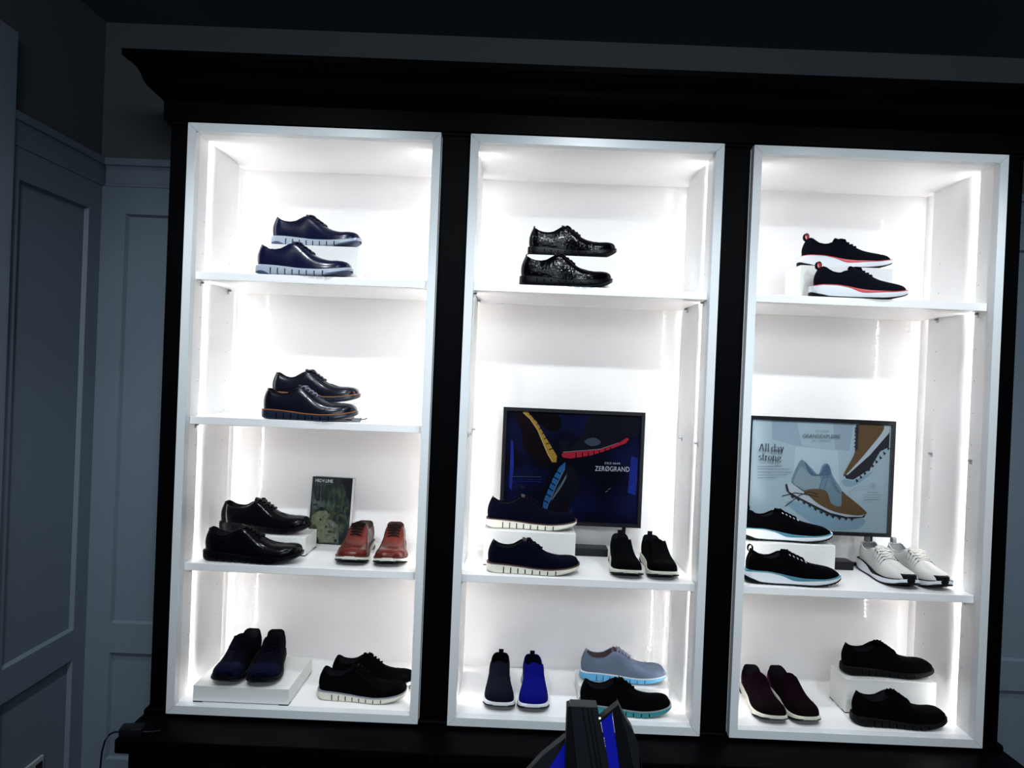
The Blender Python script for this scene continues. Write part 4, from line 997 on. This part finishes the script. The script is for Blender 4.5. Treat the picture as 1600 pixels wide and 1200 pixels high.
for px, py, q in ((946.5,1155,1.4),(947.3,1159,1.1),(948,1163,.9),(949,1167,1.1)):
    mb.prism(poly3([(px-q,py-q),(px+q,py-q),(px+q,py+q),(px-q,py+q)]), 'y', -.7915, -.7905)
tp(mb, 'screen_marks', M_txtw)
t = empty('tilted_monitor', (-.15, -.78, .1005))
tag(t, 'low dark casing with a blue lit screen corner, left of the slanted one', 'screen')
inv = Matrix.Translation((.15, .78, -.1005))
tp(MB().prism(poly3([(888.5,1168),(888.5,1176),(790,zb_),(770,zb_),(776,1290),(852,1200)]), 'y', -.758, -.735), 'casing', M_case)
tp(MB().prism(poly3([(888.5,1177),(888.5,1300),(888.5,zb_),(792,zb_),(862,1200)]), 'y', -.756, -.740), 'screen', M_scr)

# ------------------------------------------------------------------ lights
def spot(x, y, z, target, power, size, blend, col=(.88,.95,1.0), r=.03):
    l = bpy.data.lights.new('ceiling_spot', 'SPOT'); l.energy = power; l.spot_size = math.radians(size); l.spot_blend = blend; l.color = col; l.shadow_soft_size = r
    o = bpy.data.objects.new('ceiling_spot', l); COL.objects.link(o); o.location = (x, y, z)
    o.rotation_euler = (Vector(target)-Vector((x, y, z))).to_track_quat('-Z', 'Y').to_euler()
for x in (-1.0, .03, 1.06):
    spot(x, -.70, 2.36, (x, .18, .2), 42, 66, .7)
for x in (-1.06, .07, 1.18):
    spot(x, -1.72, 2.36, (x, .1, .9), 84, 64, .9)
al = bpy.data.lights.new('added_fill_light', 'AREA'); al.shape = 'RECTANGLE'; al.size = 2.2; al.size_y = .6; al.energy = 54; al.color = (.80,.91,1.0)  # unseen soft fill, added behind the camera to lift walls and frame fronts
ao = bpy.data.objects.new('added_fill_light', al); COL.objects.link(ao); ao.location = (.3, -4.1, 2.2); ao.rotation_euler = (Vector((0,.3,1.2))-Vector((.3,-4.1,2.2))).to_track_quat('-Z', 'Y').to_euler()
wd = bpy.data.worlds.new('world'); bpy.context.scene.world = wd; wd.use_nodes = True
wd.node_tree.nodes['Background'].inputs[0].default_value = (.02,.03,.04,1); wd.node_tree.nodes['Background'].inputs[1].default_value = .3

# ------------------------------------------------------------------ camera
cam = bpy.data.cameras.new('camera'); co = bpy.data.objects.new('camera', cam); COL.objects.link(co)
R = Matrix(((0.9991503090636312,-0.003912340224809607,-0.04102869108338213),(0.004181919274984335,0.9999702164684569,0.0064867347105410375),(0.04100209079093136,-0.006652801664919836,0.9991369119298813)))
Bm = Matrix(((1,0,0),(0,0,-1),(0,1,0)))
co.matrix_world = Matrix.Translation((-.22928,-2.34846,1.10524)) @ (R @ Bm).to_4x4()
cam.sensor_width = 36; cam.lens = 1162.1*36/1600; cam.clip_start = .05
sc = bpy.context.scene; sc.camera = co
sc.view_settings.view_transform = 'Standard'; sc.view_settings.look = 'None'; sc.view_settings.exposure = 0; sc.view_settings.gamma = 1
sc.view_settings.use_curve_mapping = False
sc.cycles.use_light_tree = True; sc.cycles.max_bounces = 10; sc.cycles.diffuse_bounces = 6; sc.cycles.sample_clamp_indirect = 60
